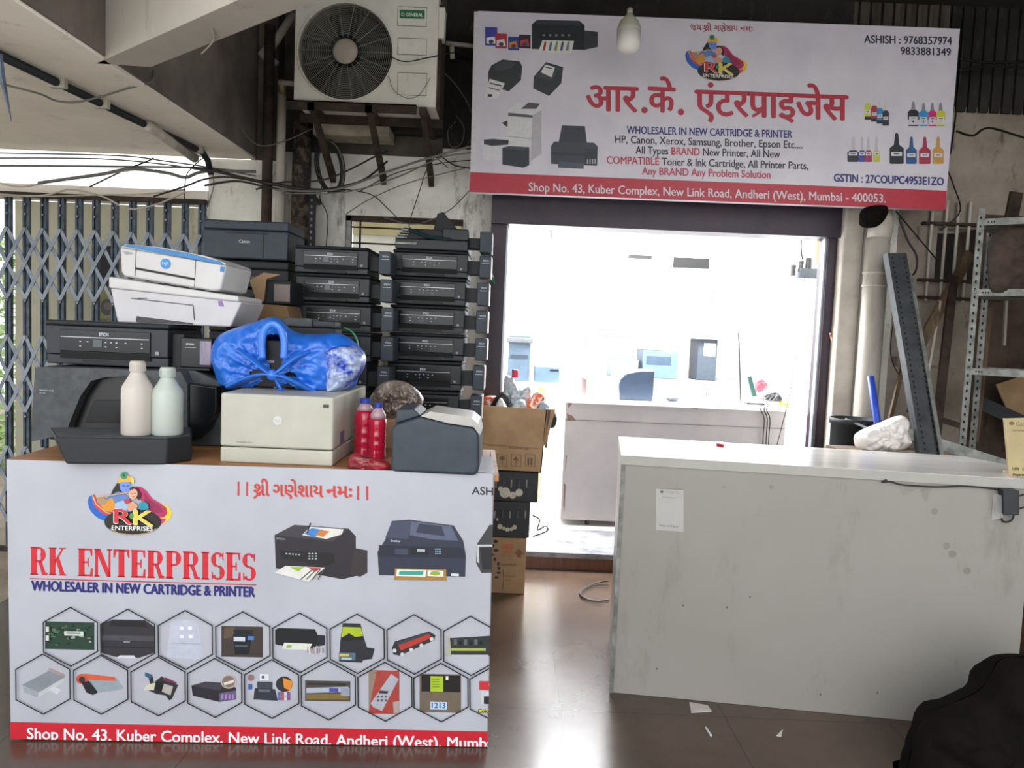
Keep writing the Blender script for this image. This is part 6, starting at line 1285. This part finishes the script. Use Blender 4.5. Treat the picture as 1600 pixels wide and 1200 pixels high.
def shopbox(name, label, cat, px0, px1, py0, py1, Y, d, m, z=None, part=None, pm=None):
    xm = (px0+px1)/2; a, b = aY(px0, py1, Y), aY(px1, py0, Y); z0 = aY(xm, py1, Y).z if z is None else z; z1 = aY(xm, py0, Y).z
    r = root(name, label, cat, ((a.x+b.x)/2, Y, z0)); MB().box((a.x, Y, z0), (b.x, Y+d, z1), m).build('body', r, bevel=.006)
    if part: w = MB(); dx_ = b.x-a.x; dz = z1-z0; w.box((a.x+dx_*part[0], Y-.004, z0+dz*part[1]), (a.x+dx_*part[2], Y+.002, z0+dz*part[3]), pm or M_gloss); w.build('front_slot', r)
    return r
YR = 6.3
zs = [aY(1030, py, YR).z for py in (442, 521, 592)]
rx0, rx1 = aY(925, 440, YR).x, aY(1141, 440, YR).x
rr_ = root('white_shelf_rack', 'white slotted shelf rack along the rear of the shop', 'rack', ((rx0+rx1)/2, YR, zf))
for x in (rx0, rx1-.03):
    for y in (YR, YR+.5):
        w = MB().box((x, y, zf), (x+.035, y+.003, zs[0]+.03), M_white).box((x, y, zf), (x+.003, y+.035, zs[0]+.03), M_white)
        for k in range(40): w.box((x+.014, y-.001, .2+k*.042), (x+.02, y, .212+k*.042), M_dusty)
        w.build('post', rr_)
for z in zs: MB().box((rx0-.02, YR-.005, z-.03), (rx1+.25, YR+.55, z), mat('shelf_grey', '8d8c94', .5)).build('shelf', rr_)
MB().box((rx0, YR+.5, zs[0]-.02), (rx0+.02, YR+.52, zs[0]), M_white)
gS = 'printers on the shop rack'
shopbox('shop_printer', 'white printer with two dark slots on the top shop shelf', 'printer', 975, 1026, 395, 440, YR+.05, .35, M_wht, zs[0], (.1, .8, .85, .92))
shopbox('shop_printer', 'broad white printer with a long dark slot on the top shop shelf', 'printer', 1035, 1113, 398, 441, YR+.05, .35, M_wht, zs[0], (.2, .55, .95, .9))
shopbox('shop_printer', 'pale blue-grey printer on the lowest shop shelf behind the receipt printer', 'printer', 1003, 1060, 548, 590, YR+.05, .35, mat('pale_blue_grey', '50667c', .5), zs[2], (.1, .5, .8, .8), mat('pale_slot', '2c3e50', .5))
shopbox('shop_printer', 'dark blue-grey printer between the rack posts on the lowest shelf', 'printer', 1088, 1122, 530, 590, YR+.05, .3, M_navy, zs[2], (.3, .6, .9, .9), M_wht)
shopbox('shop_printer', 'small light printer at the left of the lowest shop shelf', 'printer', 955, 998, 562, 590, YR+.05, .3, mat('pale_blue_grey2', '6b7f92', .5), zs[2])
shopbox('shop_box', 'pale box with grey lettering strip on the middle shop shelf', 'box', 930, 978, 500, 520, YR+.05, .3, M_wht, zs[1], (.1, .1, .7, .2), M_dusty)
shopbox('shop_box', 'white carton at the middle of the middle shop shelf', 'box', 990, 1060, 480, 521, YR+.1, .3, M_wht, zs[1])
for k, px in enumerate((935, 948, 961, 973, 984)):
    a = aY(px, 522, YR-.0); MB_ = MB(); r = root('ink_pouch', ['leftmost','second from the left','middle one','second from the right','rightmost'][k] + ' of the five red-topped white pouches under the middle shop shelf', 'pouch', (a.x, YR, zs[1]-.1), 0, 'red-topped pouches under the middle shop shelf')
    MB().prism([(a.x-.03, YR-.004, zs[1]-.115), (a.x+.03, YR-.004, zs[1]-.115), (a.x+.022, YR-.004, zs[1]-.05), (a.x-.022, YR-.004, zs[1]-.05)], (0, .02, 0), M_wht).build('body', r); MB().box((a.x-.024, YR-.005, zs[1]-.05), (a.x+.024, YR+.017, zs[1]-.03), mat('pouch_red', 'c8506a', .5)).build('top', r)
# things on the right of the inner counter
o = root('display_monitor', 'thin monitor seen edge-on standing on the inner shop counter', 'monitor', (aY(1160, 607, 5.3).x, 5.3, zc5)); a, b = aY(1153, 607, 5.3), aY(1163, 520, 5.3)
MB().prism([(a.x+.03, 5.3, zc5), (a.x+.09, 5.38, zc5), (a.x+.045, 5.38, b.z), (a.x-.015, 5.3, b.z)], (.03, 0, 0), M_wht).build('panel', o); MB().prism([(a.x+.022, 5.298, zc5), (a.x+.03, 5.298, zc5), (a.x-.015, 5.298, b.z), (a.x-.023, 5.298, b.z)], (0, .01, 0), M_black).build('screen_edge', o)
o = root('phone_holder', 'dark green phone holder leaning on the inner shop counter', 'holder', (aY(1176, 620, 5.2).x, 5.2, zc5)); f = [aY(x, y, 5.2) for x, y in ((1176,620),(1183,619),(1174,588),(1168,589))]; f[0].z = max(f[0].z, zc5); f[1].z = max(f[1].z, zc5)
MB().prism(f, (0, .02, 0), mat('dark_green', '1f4a42', .5)).build('arm', o); MB().box((f[0].x-.04, 5.18, zc5), (f[1].x+.05, 5.26, zc5+.012), M_blk2).build('base', o)
junk('red wrapper standing among the clutter on the inner shop counter', [(1180,612),(1181,594),(1190,591),(1199,596),(1199,606),(1188,613)], (1189,603), 5.28, .02, mat('red_wrapper', 'd04a5a', .5), 'red_wrapper', 'wrapper', 31, zc5+.001)
junk('yellow packet at the right end of the inner shop counter', [(1217,633),(1218,628),(1232,628),(1233,634)], (1225,631), 5.12, .03, mat('yellow_packet', 'e8d03a', .5), 'yellow_packet', 'packet', 32, zc5+.001)
junk('tangle of grey leads heaped on the inner shop counter', [(1190,625),(1195,615),(1212,612),(1222,622),(1218,628)], (1206,620), 5.14, .03, M_dusty, 'lead_tangle', 'cables', 33, zc5+.001, 60, .02)
for k, (a_, b_) in enumerate(((1190, 1192), (1197, 1197), (1203, 1201))):
    cb(['leftmost', 'middle', 'rightmost'][k] + ' of the three black leads hanging down the inner counter front', [(a_+12, 618, 5.1), (a_+2, 628, 4.98), (b_-3, 640, 4.97), (b_+2, 655, 4.98), (b_, 692, 4.98), (b_, 760, 4.98)], .0035)
cb('long thin wire falling from the wall plugs to the inner counter', [(1258,430,5.0),(1252,470,4.98),(1246,500,4.96),(1248,540,4.95),(1240,580,4.95),(1232,625,4.95),(1222,665,4.95),(1214,695,4.95)], .003)
cb('second thin wire looping below the wall plugs', [(1256,436,5.02),(1248,470,5.0),(1240,500,5.0),(1234,530,5.0),(1232,545,5.0)], .002)
o = root('plug_cluster', 'black plugs and adapter on the right wall inside the shop', 'plugs', (sx1-.1, 5.05, aY(1262, 430, 5.0).z)); 
for (px, py, r_) in ((1264, 403, .022), (1252, 408, .018), (1240, 414, .018)): a = aY(px, py, 5.02); MB().tube([a, a+Vector((0, .0, -.07))], r_, M_blk2, 10).build('plug', o)
a = aY(1249, 434, 5.0); MB().box((a.x, 5.0, a.z), (sx1-.0, 5.06, a.z+.065), M_navy).build('adapter', o, bevel=.006)
cb('black flex from the ceiling to the wall plugs', [(1252,372,5.0),(1252,392,5.0),(1254,405,5.02)], .006)
o = root('board_strip', 'tan board strip at the top right inside the shop doorway', 'board', aY(1280, 412, 4.75)); a, b = aY(1274, 414, 4.75), aY(1300, 366, 4.75); MB().box((a.x, 4.75, a.z), (sx1+.002, 4.77, b.z+.05), M_tan).build('panel', o)
o = root('lamp_holder', 'small lamp holder hanging just inside the top of the doorway', 'lamp', aY(862, 372, 5.0)); MB().tube([aY(862, 372, 5.0), aY(861, 358, 5.0)], .012, M_dusty, 12).build('socket', o); MB().tube([aY(861, 358, 5.0), aY(860, 300, 5.0), (aY(860, 300, 5.0).x, 5.0, szh)], .003, M_cab, 5).build('flex', o)
# left part of the shop
Yd = 5.7; tbz = aY(860, 599, Yd).z
o = root('side_table', 'white side table just inside the doorway at the left', 'table', (aY(845, 700, Yd).x, Yd, zf)); a, b = aY(790, 600, Yd), aY(884, 600, Yd)
MB().box((a.x, Yd, tbz-.03), (b.x, Yd+.5, tbz), M_white).build('top', o)
for x in (a.x+.02, b.x-.07):
    for y in (Yd+.02, Yd+.43): MB().box((x, y, zf), (x+.05, y+.05, tbz-.03), M_white).build('leg', o)
r = shopbox('desk_printer', 'small blue-grey printer at the right of the white side table', 'printer', 835, 875, 573, 598, Yd+.03, .3, mat('blue_grey_printer', '43586c', .5), tbz, (.6, .75, .95, .85))
r = shopbox('tall_printer', 'tall grey printer at the left of the white side table', 'printer', 792, 830, 524, 599, Yd+.06, .35, mat('mid_grey_blue', '3c4d5e', .5), tbz, (.1, .5, .9, .58), mat('slot_blue', '1c2834', .5))
MB().box((r.location.x-.1, Yd+.03, tbz+.29), (r.location.x+.1, Yd+.3, tbz+.33), M_dusty).build('scanner_lid', r, bevel=.006)
shopbox('yellow_box', 'small yellow box on the floor shelf under the white side table', 'box', 840, 852, 604, 622, Yd+.1, .2, mat('yellow_card', 'd8c88a', .6), zf)
shopbox('wire_basket', 'brownish wire panel behind the inner counter at its left end', 'panel', 886, 920, 586, 609, 6.6, .05, mat('brown_mesh', 'a08d8e', .7), zf)
